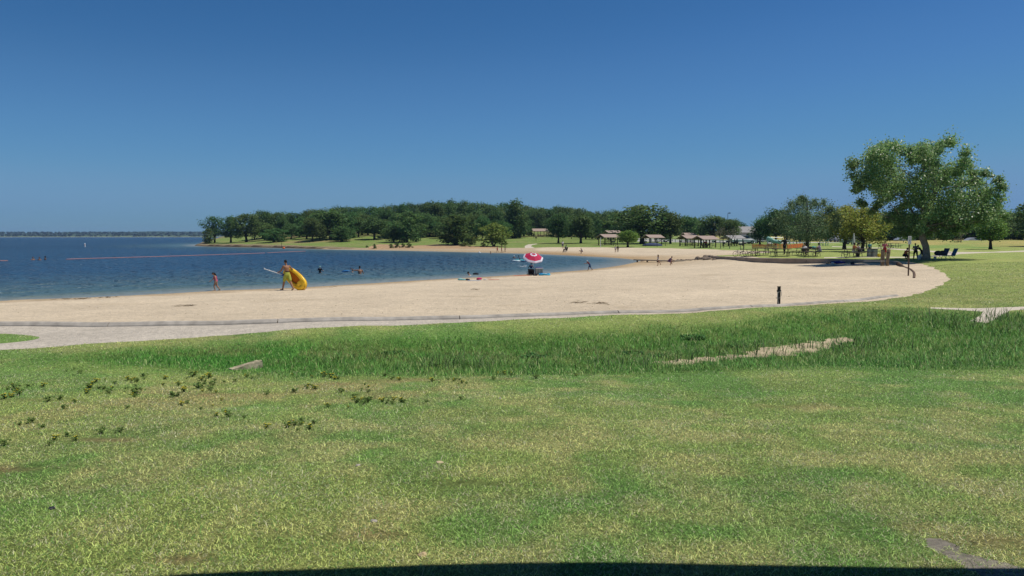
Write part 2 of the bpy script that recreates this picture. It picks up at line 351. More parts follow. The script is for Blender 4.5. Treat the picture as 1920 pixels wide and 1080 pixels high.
# orientation up
e1 = V2[F2[:, 1]] - V2[F2[:, 0]]; e2 = V2[F2[:, 2]] - V2[F2[:, 0]]; flip = (e1[:, 0] * e2[:, 1] - e1[:, 1] * e2[:, 0]) < 0
F2[flip] = F2[flip][:, ::-1]
zone = np.full(len(F2), 0)                     # lawn
zone[inside(cxx, cyy, SAND_POLY)] = 1
zone[inside(cxx, cyy, ORANGE)] = 2
zone[inside(cxx, cyy, ISLAND)] = 0
for k, pl in enumerate(PATHS.values()): zone[inside(cxx, cyy, pl)] = 3
zone[inside(cxx, cyy, DITCH)] = 4; zone[inside(cxx, cyy, BARE)] = 5; zone[inside(cxx, cyy, ROAD) | inside(cxx, cyy, ROAD2)] = 6
zone[inside(cxx, cyy, WATER_POLY)] = 7

LUSH = gpoly([(60, 674), (150, 663), (400, 648), (640, 638), (900, 632), (1150, 622), (1300, 611), (1420, 602), (1480, 588), (1640, 578), (1740, 580), (1830, 586), (1920, 590), (2300, 590), (2300, 690), (1920, 692), (1700, 695), (1560, 690), (1480, 690), (1300, 700), (1100, 702), (900, 705), (700, 705), (520, 708), (430, 694), (330, 690), (200, 682)], 1, .2)
LUSH_B = gpoly([(120, 670), (300, 658), (500, 646), (640, 638), (860, 634), (980, 638), (900, 655), (640, 676), (500, 690), (430, 694), (250, 685)], 1, .2)
def soft_in(x, y, poly, wd):
    """0..1 membership with soft borders"""
    s = np.zeros(np.shape(x)); k = 0
    for dx, dy in ((0, 0), (wd, 0), (-wd, 0), (0, wd), (0, -wd), (wd * .6, wd * .6), (-wd * .6, -wd * .6)): s = s + inside(np.asarray(x) + dx, np.asarray(y) + dy, poly); k += 1
    return s / k
PATCH = [tuple(G(a, b)[:2]) + (rx, s) for a, b, rx, s in [(880, 912, .42, 1), (350, 1050, .2, .8), (250, 745, 0, 0), (380, 738, .9, .6), (60, 752, .9, .6), (620, 720, 1.5, .5), (740, 713, 1.6, .6), (960, 713, 1.2, .5), (180, 828, .55, .9), (40, 880, .5, .8), (1600, 980, .6, .5), (700, 1010, .3, .5), (1490, 760, .9, .4), (1860, 1010, .4, .6)] if rx]
def lawn_col(x, y):
    """the grass's own colour over the place (linear)"""
    x = np.asarray(x, float); y = np.asarray(y, float); r = np.hypot(x, y)
    base = np.array([.25, .30, .10]); green = np.array([.14, .245, .07]); straw = np.array([.41, .37, .18]); lush = np.array([.085, .235, .045]); deep = np.array([.12, .215, .055]); dirt = np.array([.30, .23, .12])
    n1 = fbm(x * .55, y * .4, 21, 4); n2 = fbm(x * .2 + 9, y * .14, 31, 3); n3 = fbm(x * 2.3, y * 1.7, 41, 3)
    def mixc(a, b, t): t = np.clip(t, 0, 1)[..., None]; return a * (1 - t) + b * t
    c = np.broadcast_to(base, x.shape + (3,)).copy()
    right = np.clip((x / np.maximum(r, 1) * 1.6 + .25), 0, 1)
    near = r < 20
    c = mixc(c, green, np.clip((n1 - .45) * 6, 0, 1) * .8 + np.where(near, right * .42, 0))
    th_ = np.clip(1 - np.abs(r - 13) / 5, 0, 1) * np.clip(1.2 - (x + 3) / 5, 0, 1) * np.clip((fbm(x * 1.2, y * .9, 51, 3) - .46) * 6, 0, 1); c = mixc(c, np.array([.36, .29, .15]) + 0 * c, th_ * .7)
    c = mixc(c, straw, np.clip((n2 * .5 + n3 * .5 - .5) * 6, 0, 1) * np.where(near, .62, .5))
    lm = soft_in(x, y, LUSH, .8); lb = soft_in(x, y, LUSH_B, 1.0)
    c = mixc(c, mixc(np.broadcast_to(deep, c.shape), base, (n3 - .5) * 2.5 + .1), lm * .92)
    c = mixc(c, lush, lb * .8)
    hol = lm * np.clip(1 - np.abs(y - 19.6 - .06 * x) / 1.6, 0, 1) * np.clip((fbm(x * .9, y * 1.3, 57, 3) - .44) * 6, 0, 1) * (x < 9); c = mixc(c, np.array([.25, .21, .10]) + 0 * c, hol * .75)
    for qx, qy, rx, s in PATCH: c = mixc(c, dirt, (.85 - np.hypot((x - qx) / rx, (y - qy) / (rx * .45)) + (n3 - .5) * 2.2) * 1.1 * s)
    far = np.clip((r - 140) / 40, 0, 1) * (x < 60); c = mixc(c, np.array([.13, .19, .05]) + 0 * c, far * .8); c = mixc(c, np.array([.27, .235, .12]) + 0 * c, far * np.clip((n1 - .5) * 5, 0, 1) * .6)
    wood_shade = np.clip((y - 252) / 8, 0, 1) * (x > -90) * (x < 45) * np.clip(.55 + (n1 - .5) * 4, 0, 1); c = mixc(c, np.array([.16, .115, .07]) + 0 * c, wood_shade * .9)  # shade beneath the ridge oaks, painted into the lawn colour as dark brown
    earth = np.clip(1.2 - np.hypot((x + 62) / 16, (y - 236) / 9), 0, 1) * np.clip((n1 - .38) * 6, 0, 1); c = mixc(c, np.array([.30, .20, .12]) + 0 * c, earth)
    hill = np.clip((r - 120) / 30, 0, 1) * (x > 70); c = mixc(c, np.array([.36, .30, .12]) + 0 * c, hill * np.clip(.65 + (n2 - .4) * 3, 0, 1))
    kn = np.clip((34 - r) / 10, 0, 1)[..., None]; mid_ = np.clip((r - 26) / 8, 0, 1) * (1 - lm) * (r < 130); c = mixc(c, np.array([.33, .34, .12]) + 0 * c, mid_ * .55 * np.clip(.6 + (n1 - .45) * 3, 0, 1))
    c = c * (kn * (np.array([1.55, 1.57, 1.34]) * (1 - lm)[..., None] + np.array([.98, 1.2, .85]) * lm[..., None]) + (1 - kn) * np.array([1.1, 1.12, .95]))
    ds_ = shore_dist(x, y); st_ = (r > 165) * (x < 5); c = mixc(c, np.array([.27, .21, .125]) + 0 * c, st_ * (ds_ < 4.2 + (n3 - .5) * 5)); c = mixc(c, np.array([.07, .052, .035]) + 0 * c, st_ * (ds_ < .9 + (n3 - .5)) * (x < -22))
    return c
dshore = shore_dist(V2[:, 0], V2[:, 1])
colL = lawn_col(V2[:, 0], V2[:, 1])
def sheet(name, zid, m, cols=None):
    f = F2[zone == zid]; u, inv = np.unique(f.ravel(), return_inverse=True)
    o = fast_mesh(name, np.column_stack([V2[u], Zg[u]]), inv, 3, m, None, cols[u] if cols is not None else None)
    o.data.polygons.foreach_set('use_smooth', [True] * len(o.data.polygons)); tag(o, kind='structure'); return o

def ground_mat(name, scales, amps, bump, bscale, rough=.95, stretch=None):
    m = bpy.data.materials.new(name); m.use_nodes = True; n = m.node_tree.nodes; l = m.node_tree.links; b = n['Principled BSDF']
    b.inputs['Roughness'].default_value = rough; b.inputs['Specular IOR Level'].default_value = .1
    at = n.new('ShaderNodeAttribute'); at.attribute_name = 'tint'; tc = n.new('ShaderNodeTexCoord'); out = at.outputs[0]
    for s, a in zip(scales, amps):
        nz = n.new('ShaderNodeTexNoise'); nz.inputs['Scale'].default_value = s; nz.inputs['Detail'].default_value = 4; l.new(tc.outputs['Object'], nz.inputs[0])
        mr = n.new('ShaderNodeMapRange'); l.new(nz.outputs[0], mr.inputs[0]); mr.inputs[1].default_value = .3; mr.inputs[2].default_value = .7; mr.inputs[3].default_value = 1 - a; mr.inputs[4].default_value = 1 + a
        mx = n.new('ShaderNodeMix'); mx.data_type = 'RGBA'; mx.blend_type = 'MULTIPLY'; mx.inputs[0].default_value = 1; l.new(out, mx.inputs[6]); l.new(mr.outputs[0], mx.inputs[7]); out = mx.outputs[2]
    l.new(out, b.inputs['Base Color'])
    if bump:
        nz = n.new('ShaderNodeTexNoise'); nz.inputs['Scale'].default_value = bscale; nz.inputs['Detail'].default_value = 6; nz.inputs['Roughness'].default_value = .65; l.new(tc.outputs['Object'], nz.inputs[0])
        bp = n.new('ShaderNodeBump'); bp.inputs['Distance'].default_value = bump; bp.inputs['Strength'].default_value = 1; l.new(nz.outputs[0], bp.inputs['Height']); l.new(bp.outputs[0], b.inputs['Normal'])
    return m
M_lawn = ground_mat('lawn', (14, 45, .9), (.3, .35, .15), .05, 22)
M_sand = ground_mat('sand', (2.6, 9, .35), (.10, .13, .07), .09, 5)
M_dirt = ground_mat('dirt', (2, 22), (.2, .25), .03, 12)
M_path = ground_mat('concrete', (1.2, 30), (.1, .12), .004, 40)
X, Y = V2[:, 0], V2[:, 1]
# sand: pale and dry, damp near the lake, reddish along the far shore; the trodden path sand greyer
nA = fbm(X * .5, Y * .5, 61, 4); nB = fbm(X * .12, Y * .22, 71, 3)
dry = np.array([.592, .485, .342]); wet = np.array([.36, .26, .15]); tread = np.array([.49, .44, .365]); mark = np.array([.33, .25, .15])
def mx3(a, b, t): t = np.clip(t, 0, 1)[:, None]; return a * (1 - t) + b * t
cS = np.broadcast_to(dry, (len(X), 3)).copy()
cS = mx3(cS, mark + 0 * cS, np.clip((nA - .68) * 4, 0, 1) * .5)
cS = cS * (1 + (nB - .5) * .16)[:, None]
KA = np.array(KERB)
kd = np.full(len(X), 99.0); near_k = np.hypot(X, Y) < 60
kk = np.interp(X[near_k], KA[:, 0], KA[:, 1]); kd[near_k] = kk - Y[near_k]       # >0: this side of the kerb
cS = mx3(cS, tread + 0 * cS, ((kd > 0) & (kd < 20)) * .85 * np.clip(1.1 - (X + 2) / 12, .15, 1))
cS = mx3(cS, wet + 0 * cS, np.clip(1.25 - dshore / (1.0 + nA * 2.6), 0, 1) * .95)
cove = np.clip((np.hypot(X, Y) - 78) / 15, 0, 1) * np.clip(1.0 - dshore / 16, 0, 1) * ((X > 12) & (Y < 120)); cS = mx3(cS, np.array([.45, .33, .19]) + 0 * cS, cove * .9)
farb = np.clip((np.hypot(X, Y) - 100) / 20, 0, 1) * np.clip(1.2 - dshore / 7, 0, 1); cS = mx3(cS, np.array([.36, .24, .12]) + 0 * cS, farb * .8)
farl = np.clip((np.hypot(X, Y) - 110) / 30, 0, 1) * (X < 5); cS = mx3(cS, np.array([.42, .33, .21]) + 0 * cS, farl * .75)
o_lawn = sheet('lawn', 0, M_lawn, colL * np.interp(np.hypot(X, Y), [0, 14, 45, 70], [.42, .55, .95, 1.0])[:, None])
sheet('beach_sand', 1, M_sand, cS)
sheet('red_earth_bank', 2, M_dirt, np.broadcast_to(np.array([.40, .27, .15]), (len(X), 3)) * (.7 + .6 * nA)[:, None])
sheet('footpath', 3, M_path, np.broadcast_to(np.array([.56, .49, .39]), (len(X), 3)))
sheet('ditch_sand', 4, M_dirt, np.broadcast_to(np.array([.46, .375, .24]), (len(X), 3)) * (.75 + .5 * fbm(X * 2, Y * 2, 8, 3))[:, None])
sheet('bare_ground', 5, M_dirt, np.broadcast_to(np.array([.21, .19, .155]), (len(X), 3)) * (.6 + .8 * fbm(X * 6, Y * 6, 3, 3))[:, None])
sheet('road', 6, M_path, np.broadcast_to(np.array([.46, .44, .40]), (len(X), 3)))
sheet('lakebed', 7, M_sand, cS)

# ------------------------------------------------------------------ water
wp = []
r = 30.0
while r < 9000:
    for k in range(61): a = R(-45 + 75 * k / 60); wp.append((math.sin(a) * r, math.cos(a) * r))
    r *= 1.035
we = []
n0 = len(wp); wl = [p for p in SHORE]; wp += wl; we += [(n0 + i, n0 + i + 1) for i in range(len(wl) - 1)]
# the sheet reaches a little under the sand so the lake meets it where the ground rises out of it
Vw, Ew, Fw, *_ = delaunay_2d_cdt([Vector(p) for p in wp], we, [], 0, 1e-5)
Vw = np.array([tuple(v) for v in Vw]); Fw = np.array([f for f in Fw if len(f) == 3], np.int32); cw = Vw[Fw].mean(1)
keep = inside(cw[:, 0], cw[:, 1], WATER_POLY); Fw = Fw[keep]
e1 = Vw[Fw[:, 1]] - Vw[Fw[:, 0]]; e2 = Vw[Fw[:, 2]] - Vw[Fw[:, 0]]; fl = (e1[:, 0] * e2[:, 1] - e1[:, 1] * e2[:, 0]) < 0; Fw[fl] = Fw[fl][:, ::-1]
u, inv = np.unique(Fw.ravel(), return_inverse=True); Vw = Vw[u]
dw = shore_dist(Vw[:, 0], Vw[:, 1])
M_water = bpy.data.materials.new('lake_water'); M_water.use_nodes = True
n = M_water.node_tree.nodes; l = M_water.node_tree.links; b = n['Principled BSDF']
at = n.new('ShaderNodeAttribute'); at.attribute_name = 'tint'; l.new(at.outputs[0], b.inputs['Base Color'])
b.inputs['Roughness'].default_value = .3; b.inputs['IOR'].default_value = 1.33
tc = n.new('ShaderNodeTexCoord'); mp = n.new('ShaderNodeMapping'); mp.inputs['Rotation'].default_value = (0, 0, R(-8)); mp.inputs['Scale'].default_value = (1.3, .6, 1); l.new(tc.outputs['Object'], mp.inputs[0])
hgt = None
for s, a in ((.1, 1.2), (.45, 1.2), (1.0, .9), (3, .2)):
    nz = n.new('ShaderNodeTexNoise'); nz.inputs['Scale'].default_value = s; nz.inputs['Detail'].default_value = 2; l.new(mp.outputs[0], nz.inputs[0])
    ml = n.new('ShaderNodeMath'); ml.operation = 'MULTIPLY'; l.new(nz.outputs[0], ml.inputs[0]); ml.inputs[1].default_value = a
    if hgt is None: hgt = ml
    else:
        ad = n.new('ShaderNodeMath'); l.new(hgt.outputs[0], ad.inputs[0]); l.new(ml.outputs[0], ad.inputs[1]); hgt = ad
ca = n.new('ShaderNodeAttribute'); ca.attribute_name = 'calm'
m3 = n.new('ShaderNodeMath'); m3.operation = 'MULTIPLY'; l.new(hgt.outputs[0], m3.inputs[0]); l.new(ca.outputs['Fac'], m3.inputs[1])
bp = n.new('ShaderNodeBump'); bp.inputs['Strength'].default_value = 1; bp.inputs['Distance'].default_value = 2.6; l.new(m3.outputs[0], bp.inputs['Height']); l.new(bp.outputs[0], b.inputs['Normal'])
deepc = np.array([.02, .066, .125]); midc = np.array([.085, .145, .14]); shal = np.array([.27, .28, .23])
t1 = np.clip(1 - dw / 34, 0, 1)[:, None] ** 1.1; t2 = np.clip(1 - dw / 5, 0, 1)[:, None]
cW = deepc * (1 - t1) + midc * t1; cW = cW * (1 - t2) + shal * t2
cW = cW * (1 + (fbm(Vw[:, 0] * .02, Vw[:, 1] * .012, 81, 3) - .5) * .5)[:, None]
o = fast_mesh('lake_water', np.column_stack([Vw, np.zeros(len(Vw))]), inv, 3, M_water, None, cW); tag(o, kind='structure')
ca_ = o.data.attributes.new('calm', 'FLOAT', 'POINT'); ca_.data.foreach_set('value', (.12 + .88 * np.clip((dw - 2) / 16, 0, 1)).astype(np.float32))

# ------------------------------------------------------------------ far shore
fs = MB(); NX = 90
xs = np.linspace(-2600, 200, NX)
rows = [(2120, -.6), (2150, .5), (2170, 1.6), (2300, 6), (2600, 12), (3200, 18), (4200, 14)]
vv = [(x * y / 2200, y + 40 * math.sin(x * .004) + (30 * float(vn(x * .01, 3.3, 4)) if z > 2 else 0), z + (float(fbm(np.array(x * .0035), np.array(y * .01), 9, 3)) - .5) * z * .9) for y, z in rows for x in xs]
ff = [(i * NX + k, i * NX + k + 1, (i + 1) * NX + k + 1, (i + 1) * NX + k) for i in range(len(rows) - 1) for k in range(NX - 1)]
fcol = np.array([[.24, .25, .17] if i // NX < 2 else ([.12, .16, .07] if i // NX == 2 else [.04, .065, .035]) for i in range(len(vv))])
fm = fast_mesh('far_shore_hills', np.array(vv), np.array(ff), 4, ground_mat('far_shore', (.02, .1), (.3, .3), 0, 1), None, fcol); tag(fm, kind='structure')
def leaf_cloud(cent, rad, nper, size, seed, squash=.8, shell=.55, up=.75, tint_lo=.6, tint_hi=1.25, col=None, droop=0, fuzz=.18):
    """leaf-sized quads scattered through blobs; returns V, F, tint"""
    g = np.random.default_rng(seed); cent = np.repeat(np.asarray(cent, float), nper, 0); rad = np.repeat(np.asarray(rad, float), nper)
    N = len(cent); d = g.normal(size=(N, 3)); d /= np.linalg.norm(d, axis=1)[:, None]; d[:, 2] = np.where(d[:, 2] < -.3, d[:, 2] * .8, d[:, 2])
    q = (shell + (1 - shell) * g.random(N)) * (1 + fuzz * g.normal(size=N)); P = cent + d * (rad * q)[:, None] * np.array([1, 1, squash])
    nn = d * .7 + g.normal(size=(N, 3)) * .75 + np.array([0, 0, up]); nn /= np.linalg.norm(nn, axis=1)[:, None]
    a = np.cross(nn, g.normal(size=(N, 3))); a /= np.linalg.norm(a, axis=1)[:, None] + 1e-9; bb = np.cross(nn, a)
    if droop: P[:, 2] -= g.random(N) ** 2 * droop
    s = size * (.6 + .8 * g.random(N)); s = s[:, None]
    V = np.stack([P - a * s * .5, P - bb * s * .34, P + a * s * .55, P + bb * s * .36], 1).reshape(-1, 3)
    t = tint_lo + (tint_hi - tint_lo) * g.random(N); c = np.stack([t * (1 + .12 * g.normal(size=N)), t, t * (1 + .1 * g.normal(size=N))], 1).clip(.2, 2)
    return V, np.arange(4 * N), np.repeat(c, 4, 0)
g = np.random.default_rng(3); N = 2600
fx = g.uniform(-2500, 150, N); fy = 2200 + 1400 * g.random(N) ** 1.6
fz = np.interp(fy, [2170, 2300, 2600, 3200, 4200], [1.6, 6, 12, 18, 14]) + 1
M_far = mat('far_wood_leaves', (.035, .06, .032), .9, .2, .01, tint=True)
V_, F_, c_ = leaf_cloud(np.column_stack([fx * fy / 2200, fy, fz]), g.uniform(2.5, 5, N), 14, 4.5, 8, .6)
o = fast_mesh('far_off_wood', V_, F_, 4, M_far, None, c_); tag(o, 'blue-green wooded hills on the far side of the lake', 'wood', kind='stuff')
# ================================================================== TREES
M_bark = mat('bark', (.075, .06, .047), .95, .35, 6, .1, bump=.03)
M_bark_pale = mat('pale_bark', (.24, .21, .17), .95, .35, 5, .1, bump=.03)
def leafmat(name, col, objvar=.6, trans=.36, rough=.6, spec=.12):
    return mat(name, col, rough, .18, .35, spec, tint=True, trans=trans, objvar=objvar, upn=.6)
M_oak = leafmat('oak_leaves', (.105, .18, .05)); M_olive = leafmat('olive_leaves', (.20, .29, .055), .4)
M_yellow = leafmat('yellow_green_leaves', (.30, .34, .06), .3); M_cotton = leafmat('cottonwood_leaves', (.235, .37, .125), 0, .5, .42, .45)
M_feather = leafmat('feathery_leaves', (.15, .23, .095), .2, .25); M_shrub = leafmat('shrub_leaves', (.14, .175, .05), .6)
def crown_blobs(seed, n=16, lo=.22, wid=.42, flat=1.0, gap=0.0):
    """clump centres and radii for a crown of height 1"""
    g = random.Random(seed); out = []
    for k in range(n):
        t = (k + g.random()) / n; z = lo + .12 + (1 - lo - .22) * t
        ww = wid * math.sqrt(max(.05, 1 - ((t - .38) / .72) ** 2)); a = k * 2.4 + g.uniform(-.5, .5); q = ww * g.uniform(.3, .9)
        out.append(((math.cos(a) * q, math.sin(a) * q, z), g.uniform(.13, .22) * flat))
    out.append(((g.uniform(-.05, .05), 0, .88), .12)); out.append(((0, 0, lo + .32), .26)); out.append(((.05, .05, lo + .5), .24))
    return out
def crown_mesh(name, blobs, m, nper, size, seed, parent, **kw):
    V, F, c = leaf_cloud([b[0] for b in blobs], [b[1] for b in blobs], nper, size, seed, **kw)
    return fast_mesh(name, V, F, 4, m, parent, c)
def trunk_mesh(name, blobs, m, parent, r0=.03, top=.62, lean=0.0, n=8, lo=.3, stems=1, seed=1):
    g = random.Random(seed); mb = MB()
    for s in range(stems):
        ox = 0 if stems == 1 else g.uniform(-.08, .08); oy = 0 if stems == 1 else g.uniform(-.06, .06)
        p = [(ox * .3, oy * .3, -.04), (ox * .5 + lean * .1, oy * .5, .1), (ox * .8 + lean * .4 + g.uniform(-.02, .02), oy, lo), (ox + lean * .7, oy * 1.3, (lo + top) / 2), (ox + lean, oy * 1.5, top)]
        k = 1 if stems == 1 else .7
        mb.tube(p, [r0 * 1.5 * k, r0 * k, r0 * .8 * k, r0 * .5 * k, r0 * .2 * k], n)
        for b, rad in blobs[s::stems]:
            z0 = g.uniform(lo * .8, min(top, max(b[2] - .05, lo))); f = (z0 + .04) / (top + .04)
            st = Vector((ox * min(1, f + .3) + lean * f, oy * f * 1.3, z0)); e = Vector(b); mid = st.lerp(e, .5) + Vector((g.uniform(-.03, .03), g.uniform(-.03, .03), -.02))
            mb.tube([st, mid, e], [r0 * .45 * k, r0 * .25 * k, r0 * .06], 5, cap=False)
    return mb.build(name, m, parent, True)
protos = {}
def proto(key, m, mk, blobs, nper, size, r0=.028, lo=.3, stems=1, lean=0.0, name='oak_tree', bark=None, **kw):
    e = empty(name); s = len(protos) + 5
    crown_mesh('crown', blobs, m, nper, size, s, e, **kw); trunk_mesh('trunk', blobs, bark or M_bark, e, r0, lo=lo, stems=stems, lean=lean, seed=s)
    xs = [abs(b[0][0]) + b[1] for b in blobs]; protos[key] = [e, max(xs) * 2, False]
for i in range(6):
    proto(('oak', i), M_oak, None, crown_blobs(50 + i, 19 + i % 3 * 2, .10 + .04 * (i % 3), .36 + .03 * (i % 2)), 190, .040, lo=.2, shell=.45)
for i in range(3):
    proto(('low', i), M_oak, None, crown_blobs(70 + i, 20, -.05, .40), 190, .043, lo=.12, stems=2)
proto(('olive', 0), M_olive, None, crown_blobs(81, 17, .0, .46), 150, .05, lo=.1, stems=3, name='broad_bush')
proto(('yellow', 0), M_yellow, None, crown_blobs(82, 20, .14, .44), 260, .034, lo=.2)
proto(('round', 0), M_olive, None, crown_blobs(83, 16, .22, .42), 170, .045, lo=.25, r0=.035)
proto(('stems', 0), M_oak, None, crown_blobs(84, 18, .20, .40), 120, .042, lo=.3, stems=4, r0=.022)
proto(('shrub', 0), M_shrub, None, crown_blobs(85, 9, -.1, .5, 1.4), 70, .10, lo=.05, stems=3, name='shrub', up=.2)
proto(('shrub', 1), M_shrub, None, crown_blobs(86, 7, -.1, .7, 1.3), 70, .11, lo=.05, stems=3, name='shrub', up=.2)
def place_tree(key, pos, h, wd, label, group=None, cat='tree', rz=None):
    p = protos[key]
    o = p[0] if not p[2] else copy_tree(p[0]); p[2] = True
    s = wd * 1.25 / p[1] if wd else h
    o.location = pos; o.scale = (s, s * .95, h); o.rotation_euler = (0, 0, rz if rz is not None else random.Random(pos[0] * 13.7 + pos[1]).uniform(0, 6.28) if wd is None else random.Random(pos[0] * 7).uniform(-.35, .35))
    tag(o, label, cat, group)
    for ch in children(o):
        if ch.name.startswith('trunk') and wd: pass
    return o
def tree(key, px, py, top, wpx, label, D=None, group=None, cat='tree'):
    pos = GD(px, D) if D else G(px, py)
    D = pos[1]; h = zat(px, top, D) - pos[2]; return place_tree(key, pos, h, wpx / FPX * D if wpx else None, label, group, cat)
# --- headland, named by what one can find around them
T = [
 (('stems', 0), 403, 455, 404, 40, 'thin-stemmed oak at the very tip of the headland, first tree from the open lake'),
 (('shrub', 0), 390, 457, 428, 20, 'yellowish sapling leaning over the tip of the headland'),
 (('oak', 0), 433, 455, 405, 36, 'dark oak with several thin trunks, second from the headland tip'),
 (('oak', 3), 462, 454, 399, 48, 'broad round-topped dark oak, third from the headland tip'),
 (('low', 0), 514, 454, 428, 44, 'short bushy oak on the grass in front of the taller headland oaks'),
 (('oak', 1), 586, 453, 408, 34, 'slim dark oak in front of the bare earth slope'),
 (('oak', 4), 620, 449, 392, 62, 'wide oak with a lighter green crown over bare earth'),
 (('low', 1), 640, 453, 425, 36, 'low dark thicket oak at the edge of the bare earth, beside the lighter crown'),
 (('oak', 2), 702, 449, 408, 44, 'lone dark oak with a visible trunk on the mid-green slope'),
 (('shrub', 0), 722, 447, 423, 26, 'yellow-green bush between two dark oaks above the shore'),
 (('low', 2), 738, 454, 424, 34, 'grey-green bushy oak with foliage down to the grass beside the tall dark oak'),
 (('low', 0), 763, 454, 395, 52, 'tall dark oak with foliage down to the grass above the shrubs'),
 (('stems', 0), 797, 444, 398, 40, 'oak with two bare slanting trunks under the wood edge'),
 (('low', 1), 853, 459, 400, 66, 'big dense dark oak spreading to the ground near the orange bank'),
 (('shrub', 0), 884, 459, 442, 20, 'small shrub at the foot of the big dense oak'),
 (('oak', 5), 893, 449, 400, 40, 'dark oak just behind the big olive bush'),
 (('olive', 0), 926, 462, 417, 66, 'big olive-green bush standing alone at the top of the far beach'),
 (('oak', 0), 965, 447, 374, 50, 'tallest dark oak of the ridge, just beside the hilltop shelter'),
 (('oak', 1), 1047, 456, 400, 44, 'dark oak on the picnic lawn, nearest the hilltop shelter'),
 (('oak', 4), 1089, 456, 402, 58, 'wide-crowned oak casting a dark pool of shade on the picnic lawn'),
 (('round', 0), 1177, 463.5, 432, 40, 'small round light-green tree at the edge of the far beach'),
 (('oak', 3), 1204, 457, 382, 112, 'huge spreading oak behind the small round tree'),
 (('oak', 2), 1257, 457, 397, 46, 'straight-trunked oak beside the blue mound'),
]
tl = {}
for k, px, py, top, wd, lab in T: tree(k, px, py, top, wd * (1.22 if px < 900 else 1), lab)
# yellow-green tree and its neighbours on the terrace
tree(('yellow', 0), 1583, 467, 383, 104, 'yellow-green leaning tree on the terrace lawn')
tree(('yellow', 0), 1617, 471, 386, 108, 'olive leafy tree shading the picnic table with the orange shirt')
tree(('round', 0), 1857, 467.5, 408, 54, 'small tree with a thin crooked dark trunk on the open lawn')
tree(('oak', 1), 1288, 458, 404, 44, 'mid-height dark oak behind the pair of joined shelter roofs', D=215)
tree(('oak', 4), 1338, 458, 403, 66, 'rounded dark oak behind the shelters, directly under the lone lamp post', D=205)
tree(('oak', 5), 1367, 458, 409, 44, 'lighter green oak at the open end of the row of oaks behind the shelters', D=200)
tree(('oak', 0), 1425, 458, 411, 44, 'dark oak over the parked white truck', D=165)
tree(('oak', 2), 1455, 458, 391, 52, 'tall dark oak behind the green tube slide', D=158)
tree(('shrub', 1), 1400, 455, 428, 16, 'small leafy tree peeping over the grey roof', D=230)
# --- the wood
SKY = [(478, 400), (492, 395), (505, 394), (520, 397), (540, 398), (556, 397), (575, 391), (590, 393), (606, 392), (625, 388), (640, 384), (655, 385), (668, 388), (682, 386), (700, 388), (715, 388), (728, 385), (742, 380), (758, 381), (773, 381), (790, 382), (804, 378), (818, 379), (832, 377), (844, 373), (858, 377), (873, 377), (890, 379), (905, 378), (920, 381), (935, 387), (948, 380), (985, 385), (1000, 388), (1012, 386), (1026, 387), (1042, 384), (1056, 388), (1072, 386), (1086, 390), (1100, 393), (1115, 396), (1128, 399), (1142, 394), (1156, 391), (1240, 394), (1256, 398), (1275, 405), (1298, 407), (1316, 409), (1378, 412)]
rt = random.Random(77); W1 = 'oaks massed on the wooded ridge'
for i, (px, top) in enumerate(SKY):
    D = 300 + rt.uniform(-15, 60) if px < 1130 else 260 + rt.uniform(-10, 20)
    if px < 560: D = 272 + rt.uniform(0, 12)
    tree(('oak', i % 6), px + rt.uniform(-2, 2), 0, top + rt.uniform(-1.5, 3), rt.uniform(30, 46), 'dark green oak massed in the wood along the ridge', D=D, group=W1)
for i in range(56):
    px = 582 + i * 11.2 + rt.uniform(-4, 4); D = 256 + rt.uniform(0, 30)
    if 985 < px < 1035: D = 305
    tree((('oak', i % 6) if i % 2 else ('low', i % 3)), px, 0, 401 + rt.uniform(-9, 12), rt.uniform(30, 44), 'dark green oak massed in the wood along the ridge', D=D, group=W1)
for i, (px, D) in enumerate([(655, 245), (672, 250), (690, 262), (785, 246), (812, 250), (828, 240), (870, 236), (905, 228), (943, 236), (1120, 222), (1140, 236), (1160, 225), (1245, 205), (1228, 225), (546, 255), (562, 262), (530, 262), (496, 264), (600, 247), (612, 250), (575, 250), (645, 255), (720, 255), (735, 250), (750, 252), (845, 248), (860, 250), (885, 238), (918, 234), (930, 238), (1098, 236), (1110, 232), (1150, 235), (820, 255), (800, 258), (775, 255), (960, 245), (975, 250)]):
    tree(('low' if i % 3 == 0 else 'oak', i % 3), px, 0, 411 + rt.uniform(-7, 10), rt.uniform(28, 42), 'dark green oak massed in the wood along the ridge', D=D, group=W1)
W2 = 'dark trees lining the road behind the terrace lawn'
for i, (px, D, top) in enumerate([(1418, 245, 424), (1398, 300, 432), (1440, 225, 405), (1475, 215, 402), (1500, 225, 400), (1530, 220, 402), (1556, 225, 398), (1580, 215, 397), (1612, 218, 404), (1640, 210, 400), (1662, 215, 396), (1690, 205, 395), (1715, 212, 402), (1742, 205, 398), (1770, 212, 402), (1798, 205, 398), (1822, 210, 400), (1845, 205, 396), (1868, 200, 398), (1890, 205, 405), (1912, 200, 402), (1936, 205, 404), (1960, 200, 398), (1680, 190, 418), (1730, 188, 424), (1780, 190, 420), (1830, 188, 422), (1878, 186, 420), (1925, 184, 416), (1550, 200, 420), (1500, 200, 420), (1600, 198, 424), (1650, 196, 420), (2000, 200, 395)] + [(1645 + 15 * k, 190 + (k * 7) % 12, 408 + (k * 5) % 9) for k in range(22)]):
    tree((('low' if i > 22 else 'oak'), i % (3 if i > 22 else 6)), px, 0, top - (9 if px > 1840 else 0), rt.uniform(40, 56), 'dark tree in the row lining the road behind the terrace lawn', D=D, group=W2)
tree(('oak', 3), 1956, 0, 362, 92, 'tall dark tree cut by the edge of the photo', D=120)
